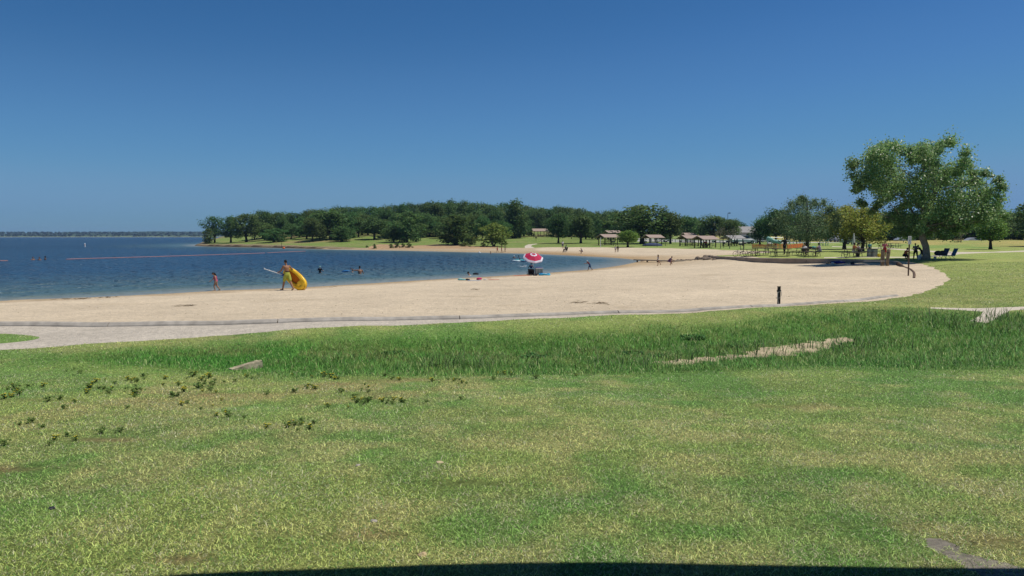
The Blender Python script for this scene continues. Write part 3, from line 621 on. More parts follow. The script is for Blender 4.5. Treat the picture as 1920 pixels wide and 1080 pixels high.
# --- shrubs on the far shore
for px, py, hh, ww, lab in [(702, 466, 9, 9, 'small dark round shrub at the waterline below the slope'), (733, 465, 8, 12, 'low green shrub on the orange bank, second from the slope end'), (744, 464.5, 11, 12, 'taller green shrub in the middle of the orange bank'), (767, 464.5, 9, 14, 'green shrub beside the pale reeds on the orange bank'), (756, 464, 8, 10, 'pale reedy shrub between two green ones on the bank'), (870, 462, 7, 24, 'strip-like shrub on the bank below the big dense oak'), (688, 464, 4, 7, 'tiny shrub at the end of the stone shore'), (906, 463, 8, 14, 'low shrub at the foot of the big olive bush')]:
    tree(('shrub', 1), px, py, py - hh, ww, lab, cat='shrub')

# --- bare thin saplings in front of the shelters
def bare_tree(px, py, top, label, seed):
    pos = G(px, py); h = zat(px, top, pos[1]) - pos[2]; g = random.Random(seed); e = empty('sapling', pos, 0, label, 'tree'); mb = MB(); tips = []
    mb.tube([(0, 0, -.1), (.05, 0, h * .4), (0, .05, h * .95)], [.07, .05, .01], 6)
    for k in range(16):
        z = h * g.uniform(.3, .85); a = g.uniform(0, 6.28); L = h * g.uniform(.2, .38); t = Vector((math.cos(a) * L * .8, math.sin(a) * L * .8, z + L * .6)); mb.tube([(0, 0, z), t], [.025, .006], 4, cap=False); tips.append((tuple(t), .4))
        for _ in range(2): u = t * .7 + Vector((0, 0, z * .3)); mb.tube([u, u + Vector((g.uniform(-.5, .5), g.uniform(-.5, .5), g.uniform(.1, .6)))], [.012, .004], 3, cap=False)
    mb.build('trunk', M_bark_pale, e); crown_mesh('crown', tips, M_thin, 10, .22, seed, e)
M_thin = leafmat('sparse_leaves', (.16, .16, .09), .3)
bare_tree(1351, 466, 424, 'thin half-bare sapling between the two nearest shelters', 3)
bare_tree(1368, 466, 430, 'thin half-bare sapling beside the grey-roofed shelter', 9)
bare_tree(1802, 454, 424, 'young thin tree in a wooden guard on the crest of the lawn', 12)

# --- feathery tree (drooping sprays) and the big cottonwood: clumps read from the photograph, given depth
def hero(px, py, clumps, m, label, nper, size, name, trunk_pts, r0, depth, seed, bark, droop=0, shell=.35, limbs=24, rs=1.0):
    pos = G(px, py); D = pos[1]; g = random.Random(seed); s = D / FPX; e = empty(name, pos, 0, label, 'tree'); bl = []
    xs_ = [c[0] for c in clumps]; cxm = (min(xs_) + max(xs_)) / 2; half = (max(xs_) - min(xs_)) / 2
    for (a, b_, r_) in clumps:
        lim = depth * math.sqrt(max(.1, 1 - ((a - cxm) / (half * 1.15)) ** 2))
        for k in range(2):
            bl.append((((a - px) * s + g.uniform(-.2, .2), g.uniform(-lim, lim), (py - b_ - (4 if name[0] == 'c' else 0)) * s + g.uniform(-.15, .15)), r_ * s * g.uniform(1.25, 1.7) * rs))
    V, F, c = leaf_cloud([b[0] for b in bl], [b[1] for b in bl], nper, size, seed, .95, shell, .45, .6, 1.3, droop=droop, fuzz=.32); fast_mesh('crown', V, F, 4, m, e, c)
    mb = MB(); tp = [Vector(((a - px) * s, yy, (py - b_) * s)) for a, b_, yy in trunk_pts]
    mb.tube(tp, r0, 12)
    for b in g.sample(bl, min(limbs, len(bl))):
        t = Vector(b[0]); i = g.randrange(len(tp) // 2, len(tp)); st = tp[i]
        if st.z > t.z: st = tp[len(tp) // 2]
        mid = st.lerp(t, .55) + Vector((g.uniform(-.3, .3), g.uniform(-.3, .3), -.25)); mb.tube([st, mid, t], [r0[i] * .5, r0[i] * .28, .02], 6, cap=False)
    mb.build('trunk', bark, e, True); return e
COT = [(1606, 305, 11), (1618, 292, 12), (1628, 300, 14), (1612, 322, 12), (1608, 338, 8), (1625, 325, 16), (1612, 350, 9), (1630, 350, 12), (1640, 285, 14), (1655, 276, 10), (1672, 272, 9), (1680, 280, 12), (1695, 283, 11), (1650, 300, 18), (1645, 325, 18), (1670, 305, 20), (1665, 335, 18), (1690, 315, 20), (1692, 345, 20), (1712, 298, 14), (1735, 272, 12), (1748, 270, 10), (1758, 273, 9), (1728, 284, 11), (1746, 288, 11), (1762, 292, 10), (1736, 305, 10), (1752, 280, 10), (1722, 292, 12), (1770, 300, 11), (1776, 322, 12), (1765, 310, 12), (1778, 308, 11), (1787, 316, 11), (1715, 325, 18), (1740, 330, 20), (1765, 335, 18), (1790, 335, 14), (1810, 322, 8), (1812, 336, 12), (1828, 322, 8), (1826, 340, 12), (1838, 335, 7), (1842, 355, 11), (1850, 350, 7), (1850, 372, 10), (1862, 368, 6), (1830, 365, 16), (1805, 360, 18), (1780, 365, 18), (1755, 365, 18), (1725, 365, 18), (1700, 372, 16), (1680, 365, 10), (1634, 372, 8), (1630, 378, 5), (1655, 378, 7), (1652, 390, 5), (1672, 384, 8), (1690, 395, 13), (1712, 400, 15), (1735, 395, 16), (1760, 395, 17), (1785, 392, 16), (1808, 392, 16), (1830, 390, 14), (1848, 392, 10), (1858, 384, 6), (1845, 408, 7), (1805, 415, 12), (1785, 418, 12), (1765, 420, 12), (1745, 418, 12), (1720, 420, 13), (1698, 416, 12), (1684, 408, 9), (1715, 436, 8), (1740, 438, 8), (1755, 436, 8), (1700, 430, 6), (1864, 398, 9), (1700, 350, 22), (1740, 372, 24), (1780, 380, 22), (1720, 402, 18), (1760, 405, 18), (1800, 402, 18), (1824, 382, 16), (1655, 348, 15), (1675, 352, 15), (1722, 430, 9), (1690, 425, 8), (1775, 430, 9), (1795, 425, 9), (1690, 405, 11), (1712, 345, 20)]
hero(1735, 487, COT, M_cotton, 'large wind-blown cottonwood with a thick pale trunk, the biggest tree on the grass', 400, .165, 'cottonwood_tree', [(1735, 490, 0), (1737, 478, 0), (1735, 462, 0), (1729, 445, .1), (1726, 425, .2), (1738, 395, 0), (1745, 360, -.3), (1748, 320, 0), (1748, 290, 0)], [.42, .31, .28, .28, .25, .19, .15, .09, .04], 3.6, 21, M_bark_pale, limbs=46)
FEA = [(1512, 374, 6), (1500, 372, 5), (1488, 380, 8), (1505, 385, 10), (1525, 380, 9), (1540, 376, 5), (1548, 388, 8), (1475, 395, 9), (1492, 400, 13), (1515, 400, 14), (1538, 400, 13), (1556, 402, 9), (1462, 408, 9), (1480, 416, 13), (1503, 418, 15), (1528, 418, 15), (1550, 418, 12), (1466, 428, 9), (1484, 434, 11), (1505, 438, 11), (1528, 438, 11), (1548, 434, 10), (1564, 422, 7), (1458, 420, 5)]
hero(1512, 472, FEA, M_feather, 'dark feathery tree with drooping sprays over the picnic tables', 420, .15, 'feathery_tree', [(1512, 475, 0), (1513, 460, 0), (1514, 445, 0), (1513, 420, 0), (1512, 395, 0), (1511, 378, 0)], [.34, .26, .22, .16, .09, .03], 3.6, 33, M_bark, droop=.7, shell=.2, limbs=16)
# ================================================================== GRASS
def grass_mesh(name, N, dlo, dhi, power, length, width, lie, seed, mask, colf, label, half=.72, curve=.5, zones=True):
    g = np.random.default_rng(seed)
    # radial sampling: area density ~ D^-power
    a = 2 - power; uu = g.random(N); D = (dlo ** a + uu * (dhi ** a - dlo ** a)) ** (1 / a); x = g.uniform(-half, half, N) * D; y = D
    k = mask(x, y); x, y, D = x[k], y[k], D[k]; N = len(x); z = hz(x, y)
    L = length(D, g, x, y); W = width(D) * (.7 + .6 * g.random(N))
    az = g.uniform(0, 2 * math.pi, N); ti = lie(D, g, x, y)                       # tilt from vertical
    d = np.stack([np.cos(az) * np.sin(ti), np.sin(az) * np.sin(ti), np.cos(ti)], 1)
    az2 = az + g.normal(size=N) * .6; ti2 = np.minimum(ti + curve * (.4 + g.random(N)), 1.75)
    d2 = np.stack([np.cos(az2) * np.sin(ti2), np.sin(az2) * np.sin(ti2), np.cos(ti2)], 1)
    sa = g.uniform(0, math.pi, N); sd = np.stack([np.cos(sa), np.sin(sa), np.zeros(N)], 1) * (W / 2)[:, None]
    B = np.stack([x, y, z - .004], 1); M = B + d * (L * .5)[:, None]; T_ = M + d2 * (L * .5)[:, None]; T_[:, 2] = np.maximum(T_[:, 2], z + .003); M[:, 2] = np.maximum(M[:, 2], z + .004)
    V = np.stack([B - sd, B + sd, M + sd * .8, M - sd * .8, T_], 1).reshape(-1, 3)
    i = np.arange(N)[:, None] * 5; F = np.concatenate([i + [0, 1, 2], i + [0, 2, 3], i + [3, 2, 4]], 1).ravel()
    c = colf(x, y, g, L); o = fast_mesh(name, V, F, 3, M_grass, None, np.repeat(c, 5, 0)); return tag(o, label, 'grass', kind='stuff')
M_grass = mat('grass_blades', (1, 1, 1), .6, .05, 3, .2, tint=True, trans=.3, upn=1.1)
def lawn_ok(x, y):
    h_ = fbm(x * 3, y * 3, 12, 2); g_ = np.random.default_rng(6).random(len(x))
    k = ~inside(x, y, WATER_POLY) & (~inside(x, y, DITCH) | ((h_ > .52) & (g_ < .35))) & (~inside(x, y, BARE) | ((h_ > .45) & (g_ < .3)))
    for pl in PATHS.values(): k &= ~inside(x, y, pl)
    s = inside(x, y, SAND_POLY) & ~inside(x, y, ISLAND); return k & ~s
def mask_short(x, y): return lawn_ok(x, y) & (np.random.default_rng(1).random(len(x)) > .75 * soft_in(x, y, LUSH, .5)) & (y < 62)
def dirtness(x, y):
    t = np.zeros(len(x))
    for qx, qy, rx, s in PATCH: t = np.maximum(t, (1.1 - np.hypot((x - qx) / rx, (y - qy) / (rx * .45))) * s)
    return t
def m1(x, y): return mask_short(x, y) & (np.random.default_rng(2).random(len(x)) > dirtness(x, y) * 1.3)
def col_short(x, y, g, L):
    c = lawn_col(x, y); t = g.random(len(x)); k = (.25 + 1.5 * g.random(len(x)))[:, None]; c = c * k * 1.3
    s = fbm(x * 1.7, y * 1.7, 91, 2); straw = np.array([.70, .68, .44]); green = np.array([.15, .34, .075])
    ps = .09 + .22 * np.clip((s - .45) * 3, 0, 1); a = t < ps; c[a] = straw * (.5 + .75 * g.random(a.sum()))[:, None]
    b_ = t > .80; c[b_] = green * (.6 + .8 * g.random(b_.sum()))[:, None]; return c
grass_mesh('short_grass', 1150000, 2.9, 62, 1.75, lambda D, g, x, y: (.018 + .036 * g.random(len(x)) ** 1.7) * np.interp(D, [3, 20, 60], [.9, 1.2, 1.4]) * (1 + 1.3 * (g.random(len(x)) > .98)), lambda D: .0016 + .00046 * D,
           lambda D, g, x, y: .5 + .95 * g.random(len(x)), 7, m1, col_short, 'short dry mown grass mixed green and straw on the near lawn')
def mask_long(x, y): return lawn_ok(x, y) & (np.random.default_rng(3).random(len(x)) < np.maximum(soft_in(x, y, LUSH, .5) * .75, soft_in(x, y, LUSH_B, .6)))
def col_long(x, y, g, L):
    c = lawn_col(x, y) * (.6 + .9 * g.random(len(x)))[:, None]; t = g.random(len(x)); a = t < .10; c[a] = np.array([.55, .60, .26]) * (.6 + .6 * g.random(a.sum()))[:, None]
    b_ = t > .62; c[b_] = np.array([.15, .38, .07]) * (.6 + .9 * g.random(b_.sum()))[:, None]; return c
grass_mesh('long_grass', 330000, 13, 30, .2, lambda D, g, x, y: (.05 + .17 * g.random(len(x)) ** 1.5) * (.25 + .75 * soft_in(x, y, LUSH, 1.6) ** 1.5) * (.55 + .9 * fbm(x * .8, y * .8, 15, 2)) * (1 + .6 * (g.random(len(x)) > .96)), lambda D: .006 + .0003 * D,
           lambda D, g, x, y: .08 + .55 * g.random(len(x)), 8, mask_long, col_long, 'tall lush green grass on the bank of the ditch', half=.74, curve=.7)
# coarse tall stems near the path crossing and along the ditch
STALK = [(1860, 598, 40), (1895, 600, 30), (1815, 615, 35), (1760, 612, 25), (1640, 648, 40), (1610, 652, 25), (1375, 677, 16), (1365, 672, 12), (860, 690, 45), (880, 685, 30), (830, 695, 20), (1720, 600, 25), (1905, 625, 30), (1590, 668, 18), (1290, 676, 16), (1330, 670, 14), (1420, 664, 16), (1460, 660, 14), (1500, 652, 16), (1545, 650, 16), (1440, 652, 12), (1520, 643, 14), (1270, 682, 12), (1010, 688, 16), (1130, 690, 25), (1180, 684, 16), (1240, 690, 20)]
gs = np.random.default_rng(44); sx = []; sy = []
for a, b_, k in STALK:
    p = G(a, b_); sx += list(p[0] + gs.normal(size=k) * .38); sy += list(p[1] + gs.normal(size=k) * .3)
sx = np.array(sx); sy = np.array(sy); _it = (sx, sy)
def stalks():
    N = len(sx); z = hz(sx, sy); L = .22 + .3 * gs.random(N); az = gs.uniform(0, 6.28, N); V = []; F = []
    for k in range(3): pass
    pts_ = []; ti = .1 + .35 * gs.random(N); p = np.stack([sx, sy, z], 1); w_ = np.stack([-np.sin(az), np.cos(az), 0 * az], 1)
    for j in range(4):
        pts_.append(p.copy()); d = np.stack([np.cos(az) * np.sin(ti), np.sin(az) * np.sin(ti), np.cos(ti)], 1); p = p + d * (L / 3)[:, None]; ti = ti + .15 + .45 * gs.random(N)
    wd = [.010, .009, .006, .0015]; V = np.stack([q + s * w_ * k for q, k in zip(pts_, wd) for s in (-1, 1)], 1).reshape(-1, 3)
    i = np.arange(N)[:, None] * 8; F = np.concatenate([i + [0, 1, 3, 2], i + [2, 3, 5, 4], i + [4, 5, 7, 6]], 1).ravel()
    c = np.array([.12, .19, .06]) * (.5 + gs.random(N))[:, None]; return V, F, np.repeat(c, 8, 0)
V_, F_, c_ = stalks(); tag(fast_mesh('tall_grass_stalks', V_, F_, 4, M_grass, None, c_), 'coarse arching grass stalks sticking up around the ditch and path crossing', 'grass', kind='stuff')

# yellow-flowered weeds on the lawn
M_weed = mat('weed_leaves', (.19, .29, .08), .8, .3, 20, .1, tint=True, trans=.35, upn=1.2); M_flower = mat('yellow_petals', (.78, .60, .03), .7, .15, 30, .1); M_dark_stem = mat('weed_stems', (.12, .16, .06), .8)
def weed_proto(seed, fl):
    g = random.Random(seed); e = empty('flowering_weed' if fl else 'leafy_weed'); ms = MB(); tips = []
    for k in range(9):
        a = g.uniform(0, 6.28); L = g.uniform(.06, .14); t = g.uniform(.15, .9); q = Vector((math.cos(a) * math.sin(t) * L, math.sin(a) * math.sin(t) * L, math.cos(t) * L)); ms.tube([(0, 0, -.01), q * .5 + Vector((0, 0, .01)), q], [.003, .0025, .0015], 4); tips.append(tuple(q)); tips[-1] = (q.x, q.y, q.z + .012)
    ms.build('stems', M_dark_stem, e); V, F, c = leaf_cloud([(0, 0, .04)] * 2 + tips, [.07, .06] + [.035] * len(tips), 22, .026, seed, .7, .2); fast_mesh('leaves', V, F, 4, M_weed, e, c)
    if fl:
        for q in tips[:fl]:
            mf = MB()
            mf.ball((q[0], q[1], q[2] + .012), (.014, .014, .008), 6, 4)
            for j in range(5): a = j * 1.257; mf.add([(q[0], q[1], q[2] + .012), (q[0] + .023 * math.cos(a - .35), q[1] + .023 * math.sin(a - .35), q[2] + .017), (q[0] + .029 * math.cos(a), q[1] + .029 * math.sin(a), q[2] + .016), (q[0] + .023 * math.cos(a + .35), q[1] + .023 * math.sin(a + .35), q[2] + .017)], [(0, 1, 2, 3)])
            mf.build('flower', M_flower, e)
    return e
wps = [weed_proto(1, 5), weed_proto(2, 3), weed_proto(3, 0), weed_proto(4, 0)]; used_w = set()
WE = [(365, 702, 0, 1.5), (240, 712, 0, 1.3), (255, 716, 1, 1.2), (310, 710, 0, 1.4), (378, 712, 1, 1.3), (392, 708, 0, 1.3), (462, 707, 1, 1.3), (180, 718, 0, 1.2), (170, 728, 1, 1.2), (335, 722, 1, 1.2), (345, 735, 0, 1.2), (20, 748, 0, 1.2), (8, 752, 0, 1.3), (35, 744, 1, 1.0), (340, 760, 0, 1.2), (620, 708, 0, 1.4), (608, 706, 1, 1.2), (628, 711, 0, 1.2), (590, 730, 0, 1.0), (576, 728, 1, .9), (615, 760, 1, 1.0), (425, 778, 1, .9), (738, 749, 0, 1.2), (752, 752, 1, 1.0), (668, 752, 1, 1.1), (680, 756, 2, 1.3), (690, 748, 3, 1.2), (810, 715, 0, .9), (853, 714, 1, .9), (866, 720, 1, .8), (945, 702, 0, 1.0), (960, 700, 0, .9), (935, 703, 1, .9), (1080, 707, 1, .8), (540, 805, 1, .9), (552, 802, 1, .8), (566, 799, 0, .7), (103, 829, 0, .8), (142, 831, 1, .6), (95, 838, 2, .8), (360, 705, 2, 1.6), (372, 728, 3, 1.6), (400, 722, 2, 1.4), (255, 740, 2, 1.6), (195, 730, 3, 1.4), (205, 738, 2, 1.3), (325, 745, 3, 1.3), (90, 755, 2, 1.4), (112, 752, 3, 1.3), (30, 732, 2, 1.3), (55, 728, 3, 1.3), (60, 797, 3, 1.0), (190, 818, 2, .8), (640, 735, 2, 1.1), (722, 706, 3, 1.2), (690, 735, 2, 1.0), (150, 700, 2, 1.2), (270, 705, 3, 1.2), (440, 715, 2, 1.1), (500, 738, 2, 1.0), (552, 735, 3, 1.1), (865, 752, 2, .9), (800, 755, 3, .8), (1005, 712, 2, 1.0), (925, 712, 3, 1.0), (10, 838, 2, .9), (240, 768, 3, 1.0), (395, 732, 2, 1.2), (120, 770, 3, .9)]
_g = random.Random(9)
for _k in range(95):
    _a, _b, _c, _d = WE[_g.randrange(58)]; WE.append((_a + _g.gauss(0, 26), _b + _g.gauss(0, 8), _g.choice([0, 1, 2, 2, 3, 3]), _g.uniform(.5, .95)))
for i, (a, b_, k, s) in enumerate(WE):
    p = G(a, b_); o = wps[k] if k not in used_w else copy_tree(wps[k]); used_w.add(k); o.location = p; s = s * (.75 + .5 * ((i * 37) % 11) / 10); o.scale = (s * .60, s * .60, s * .46); o.rotation_euler = (0, 0, i * 1.7)
    if k < 2: tag(o, 'small yellow-flowered weed in the dry lawn', 'weed', 'yellow-flowered weeds scattered in the lawn')
    else: tag(o, 'small dark leafy weed without flowers in the dry lawn', 'weed', 'dark leafy weeds scattered in the lawn')
M_dkbush = leafmat('ditch_weed_leaves', (.13, .25, .07), .3)
for a, b_, wd, lab in [(1000, 668, 46, 'dark leafy clump in the middle of the ditch'), (1185, 664, 40, 'dark leafy clump in the ditch just before the sand strip'), (1232, 668, 30, 'smaller dark leafy clump beside the start of the sand strip'), (1383, 651, 44, 'dark leafy clump on the edge of the sandy strip'), (1300, 634, 50, 'dark leafy clump on the bank above the sandy strip'), (740, 662, 40, 'dark leafy clump in the shadowed hollow of the ditch'), (810, 686, 34, 'brownish dark clump at the foot of the bank')]:
    p = G(a, b_); e = empty('ditch_plant', p, 0, lab, 'plant'); s = wd / FPX * p[1]; g = random.Random(a)
    bl = [((g.uniform(-.5, .5) * s, g.uniform(-.3, .3) * s, g.uniform(.0, .07) * s), s * g.uniform(.09, .16)) for _ in range(12)]
    crown_mesh('leaves', bl, M_dkbush, 90, .05, a, e); ms = MB()
    for q, _ in bl: ms.tube([(q[0] * .5, q[1] * .5, -.02), q], [.008, .004], 4)
    ms.build('stems', M_dark_stem, e)
# ================================================================== BUILT THINGS
M_conc = mat('weathered_concrete', (.37, .335, .285), .9, .25, 3, .2, bump=.01); M_conc2 = mat('retaining_wall_concrete', (.30, .24, .185), .9, .22, 1.5, .2, bump=.01)
M_wood = mat('grey_wood', (.25, .19, .12), .85, .3, 5, .2); M_darkwood = mat('dark_wood', (.055, .042, .034), .85, .3, 8, .2)
M_steel = mat('galvanised_steel', (.38, .38, .37), .45, .12, 10, .5, .6); M_black = mat('black_metal', (.02, .02, .022), .5, .15, 10, .4)
M_white = mat('white_paint', (.78, .78, .76), .5, .06, 6); M_shingle = mat('brown_shingles', (.37, .285, .235), .9, .15, 9, .1, bump=.01); M_greyroof = mat('grey_roof', (.33, .315, .30), .85, .12, 6, .1)
M_brown = mat('dark_eroded_concrete', (.14, .095, .07), .95, .3, 3, .1, bump=.02)
M_tabletop = mat('table_planks', (.15, .125, .09), .8, .25, 6, .2); M_under = mat('dark_stained_timber', (.05, .038, .03), .85, .2, 6, .2)
def fmat(name, c, rough=.8, var=.12): return mat(name, c, rough, var, 6, .2)
# --- kerb along the beach: rounded concrete sections
kp = [Vector((p[0], p[1], gz(*p) + .035)) for p in refine(KERB, 1.2, 0, 1)]
kp = [p for p in kp if p.x > -16]
def fd(x): return float(np.interp(x, [-14, -6, 0, 8, 16, 26], [1.0, .9, .62, .45, .38, .3]))
i = 0; nseg = 0; rk = random.Random(4)
prof = [(-.22, -.08), (-.17, .04), (-.09, .105), (0, .128), (.09, .105), (.17, .04), (.22, -.08)]
while i < len(kp) - 1 and nseg < 40:
    q = kp[i:i + 9]
    if len(q) < 2: break
    mb = MB(); vs_ = []; fade = max(.35, 1 - max(0, q[0].x - 1) / 16)
    a_ = q[0].lerp(q[1], .02)
    q = [a_] + q[1:]; q[-1] = q[-1].lerp(q[-2], .02)
    for j, p in enumerate(q):
        t = (q[min(j + 1, len(q) - 1)] - q[max(j - 1, 0)]).normalized(); s_ = Vector((-t.y, t.x, 0)).normalized()
        for (a, b_) in prof: vs_.append(p + s_ * a * (.5 + .5 * fd(p.x)) + Vector((0, 0, (b_ - .035) * fd(p.x) + .006 * math.sin(p.x * 2.3))))
    n_ = len(prof); fs_ = [(j * n_ + k, j * n_ + k + 1, (j + 1) * n_ + k + 1, (j + 1) * n_ + k) for j in range(len(q) - 1) for k in range(n_ - 1)]
    fs_ += [tuple(range(n_))[::-1], tuple((len(q) - 1) * n_ + k for k in range(n_))]
    mb.add(vs_, fs_); o = mb.build('kerb_section', M_conc); tag(o, 'low rounded concrete kerb section between the sand and the path', 'kerb', 'kerb sections edging the near side of the beach'); i += 8; nseg += 1
# --- retaining wall of the terrace in cast sections
WALL_PX = [(1336, 487.3), (1360, 488.5), (1400, 490), (1450, 491.2), (1500, 492), (1550, 493.2), (1600, 494.4), (1640, 495.6), (1668, 496.6), (1684, 499), (1690, 503), (1700, 507), (1708, 511), (1712, 516), (1711, 522)]
wl_ = refine(smooth([Pz(a, b_, .62 if a < 1400 else .74) for a, b_ in WALL_PX], 1), 2.2, 0, 1)
def wtop(x, px): return np.interp(px, [1330, 1400, 1600, 1668, 1690, 1712], [.98, 1.05, 1.12, 1.1, .99, .84])
def pxof(p): return 960 + FPX * p[0] / p[1]
seg = 3; nsec = 0
for i in range(0, len(wl_) - 1, seg):
    q = wl_[i:i + seg + 1]
    if len(q) < 2: continue
    vs_ = []; wd = .32 if pxof(q[0]) < 1660 else .15
    for j, p in enumerate(q):
        a = Vector(q[min(j + 1, len(q) - 1)]) - Vector(q[max(j - 1, 0)]); a.normalize(); nn_ = Vector((-a.y, a.x)); p = Vector(p)
        if j == 0: p = p + a * .012
        if j == len(q) - 1: p = p - a * .012
        zt = float(wtop(0, pxof(p))) + .03; z0 = gz(p.x, p.y) - .3
        if pxof(p) > 1690: zt = gz(p.x, p.y) + .055
        for (o_, z_) in ((0, z0), (0, zt - .05), (.04, zt), (wd - .03, zt), (wd, zt - .04), (wd, z0)): vs_.append((p.x + nn_.x * o_, p.y + nn_.y * o_, z_))
    fs_ = [(j * 6 + k, j * 6 + (k + 1) % 6, j * 6 + 6 + (k + 1) % 6, j * 6 + 6 + k) for j in range(len(q) - 1) for k in range(6)] + [(5, 4, 3, 2, 1, 0), tuple((len(q) - 1) * 6 + k for k in range(6))]
    o = MB().add(vs_, fs_).build('retaining_wall_section', M_conc2 if pxof(q[0]) < 1655 else M_brown); nsec += 1
    tag(o, 'brown concrete section of the low wall holding back the picnic terrace' if pxof(q[0]) < 1655 else 'short dark broken section of the low wall curving round to the sign post', 'wall', 'sections of the straight terrace wall' if pxof(q[0]) < 1655 else 'dark sections of the wall curving to the sign post')
# --- rubble breakwater running into the cove, and its plank
M_rock = mat('brown_rock', (.20, .155, .115), .9, .35, 4, .1, bump=.03)
def rock(p, r, label, group=None, name='rock', m=None, sq=.6, seed=0):
    g = random.Random(seed + int(p[0] * 100)); bm = bmesh.new(); bmesh.ops.create_icosphere(bm, subdivisions=2, radius=1)
    k = [g.uniform(0, 6) for _ in range(6)]
    for v in bm.verts:
        d = 1 + .18 * math.sin(v.co.x * 3 + k[0]) + .18 * math.sin(v.co.y * 3 + k[1]) + .14 * math.sin(v.co.z * 4 + k[2]); v.co = Vector((v.co.x * r * d * 1.25, v.co.y * r * d, v.co.z * r * d * sq))
    me = bpy.data.meshes.new(name); bm.to_mesh(me); bm.free(); o = link_mesh(name, me, m or M_rock); o.location = (p[0], p[1], p[2] + r * sq * .3); o.rotation_euler = (0, 0, g.uniform(0, 6)); return tag(o, label, 'rock', group)
gq = random.Random(8)
for k in range(26):
    t = k / 25; px = 1205 + (1334 - 1205) * t ** .8; py = 490.6 - 6.2 * t ** 1.6 + gq.uniform(-.5, .5); p = G(px, py) if t > .12 else GW(px, py)
    rock(p, gq.uniform(.10, .2) * (1 + (t > .75) * 1.0), 'small brown rock in the line of rubble from the wall end to the cove', 'rubble line between the wall and the cove', seed=k)
for k in range(16):
    p = G(gq.uniform(1322, 1345), gq.uniform(481.5, 487.5)); rock(p, gq.uniform(.2, .42), 'large brown rock heaped against the end of the terrace wall', 'rocks heaped at the end of the terrace wall', seed=k + 50)
a = GW(1190, 491.6); b_ = G(1288, 488.8); m_ = MB(); dd = (b_ - a); L_ = dd.length; ang = math.atan2(dd.y, dd.x)
e = empty('timber_edging', (a + b_) / 2 + Vector((0, 0, .12)), ang, 'long pale timber edging laid from the sand into the tip of the cove', 'timber edging')
MB().box((0, 0, 0), (L_, .5, .14), bev=.03).build('plank', fmat('bleached_wood', (.45, .37, .26)), e)
for k in range(5): MB().tube([(-L_ / 2 + .6 + k * L_ / 5, -.18, -.6), (-L_ / 2 + .6 + k * L_ / 5, -.18, -.06)], .09, 8).build('stake', M_darkwood, e)
# --- seaweed / drift line scraps on the sand
M_drift = fmat('dry_weed', (.21, .155, .09), .95, .3)
for k, (px, py, ln, lab) in enumerate([(140, 560.5, 55, 'long strip of washed-up brown weed at the waterline by the bend'), (205, 557.5, 26, 'short strip of washed-up brown weed beyond the long one'), (345, 574.5, 30, 'thin dark driftwood streak on the open sand nearest the path'), (1120, 570, 34, 'brown drift streak on the sand above the kerb'), (1085, 566.5, 28, 'thin straw drift streak above the darker one'), (625, 538, 5, 'small dark stick at the waterline beyond the inflatable'), (890, 543.5, 14, 'pale straw streak in the middle of the sand')]):
    p = G(px, py); s = p[1] / FPX; g = random.Random(k); mb = MB()
    for j in range(int(ln * .7)):
        q = Vector((g.uniform(-.5, .5) * ln * s, g.gauss(0, .3), .01)); a = g.uniform(-.6, .6); d = Vector((math.cos(a), math.sin(a), g.uniform(-.05, .15))) * g.uniform(.06, .2); mb.tube([q - d, q + Vector((0, 0, .02)), q + d], [.003, .007, .003], 4, cap=False)
    e_ = mb.build('drift_weed', M_drift); e_.location = p; tag(e_, lab, 'drift weed', kind='stuff')
# footprints of loose debris: pebbles and small sticks scattered over the beach
mb = MB(); g = random.Random(5)
for k in range(420):
    px = g.uniform(0, 1700); py = g.uniform(500, 600); x, y = Pz(px, py, .4)
    if not bool(inside(np.array([x]), np.array([y]), SAND_POLY)[0]): continue
    z = gz(x, y); r_ = g.uniform(.005, .014); mb.ball((x, y, z + r_ * .3), (r_ * g.uniform(1, 2.4), r_, r_ * .7), 6, 4)
tag(mb.build('sand_debris', M_drift), 'tiny pebbles and weed scraps strewn over the beach', 'debris', kind='stuff')

# --- concrete headwall of the culvert in the ditch grass
p = G(462, 688); e = empty('culvert_headwall', p, R(50), 'short slanting block of pale concrete half buried in the bright grass', 'concrete block')
MB().box((0, 0, -.09), (.75, .17, .40), M=Matrix.Rotation(R(-8), 4, 'Y'), bev=.03).build('block', mat('stained_concrete', (.36, .31, .21), .95, .45, 7, .1, bump=.03), e, jit=.012); 
# --- wooden post with hose by the kerb, single post things
p = G(1460, 573.5); e = empty('tap_post', p, .1, 'weathered wooden tap post standing alone at the grass edge of the beach', 'post')
MB().box((0, 0, .31), (.085, .085, .72), bev=.012).build('post', M_darkwood, e, jit=.004); MB().tube([(0, 0, .5), (0, 0, .565)], .075, 10).build('clamp', M_black, e)
MB().tube([(.03, -.06, .52), (-.07, -.07, .48), (-.08, -.07, .3), (-.055, -.07, .15), (-.02, -.06, .04)], .014, 6).build('hose', M_steel, e); MB().tube([(-.13, -.05, .29), (-.05, -.06, .28), (.03, -.055, .29)], .012, 6).build('pipe', M_black, e)
MB().tube([(.045, -.05, .52), (.075, -.05, .46), (.07, -.05, .36)], .008, 5).build('hook', M_steel, e); MB().box((0, 0, .685), (.1, .1, .03)).build('cap', M_wood, e)
p = G(1654.5, 498); e = empty('wooden_post', p, .2, 'straight square wooden post, the one under the child in pink', 'post', 'pair of wooden posts standing in the sand')
MB().box((0, 0, .62), (.24, .2, 1.36), bev=.03).build('post', M_wood, e, jit=.012); MB().box((0, 0, 1.31), (.26, .22, .04)).build('cap', M_darkwood, e)
p = G(1663.5, 498.3); e = empty('wooden_post', p, -.15, 'round-topped wooden post leaning beside the straight square one', 'post', 'pair of wooden posts standing in the sand')
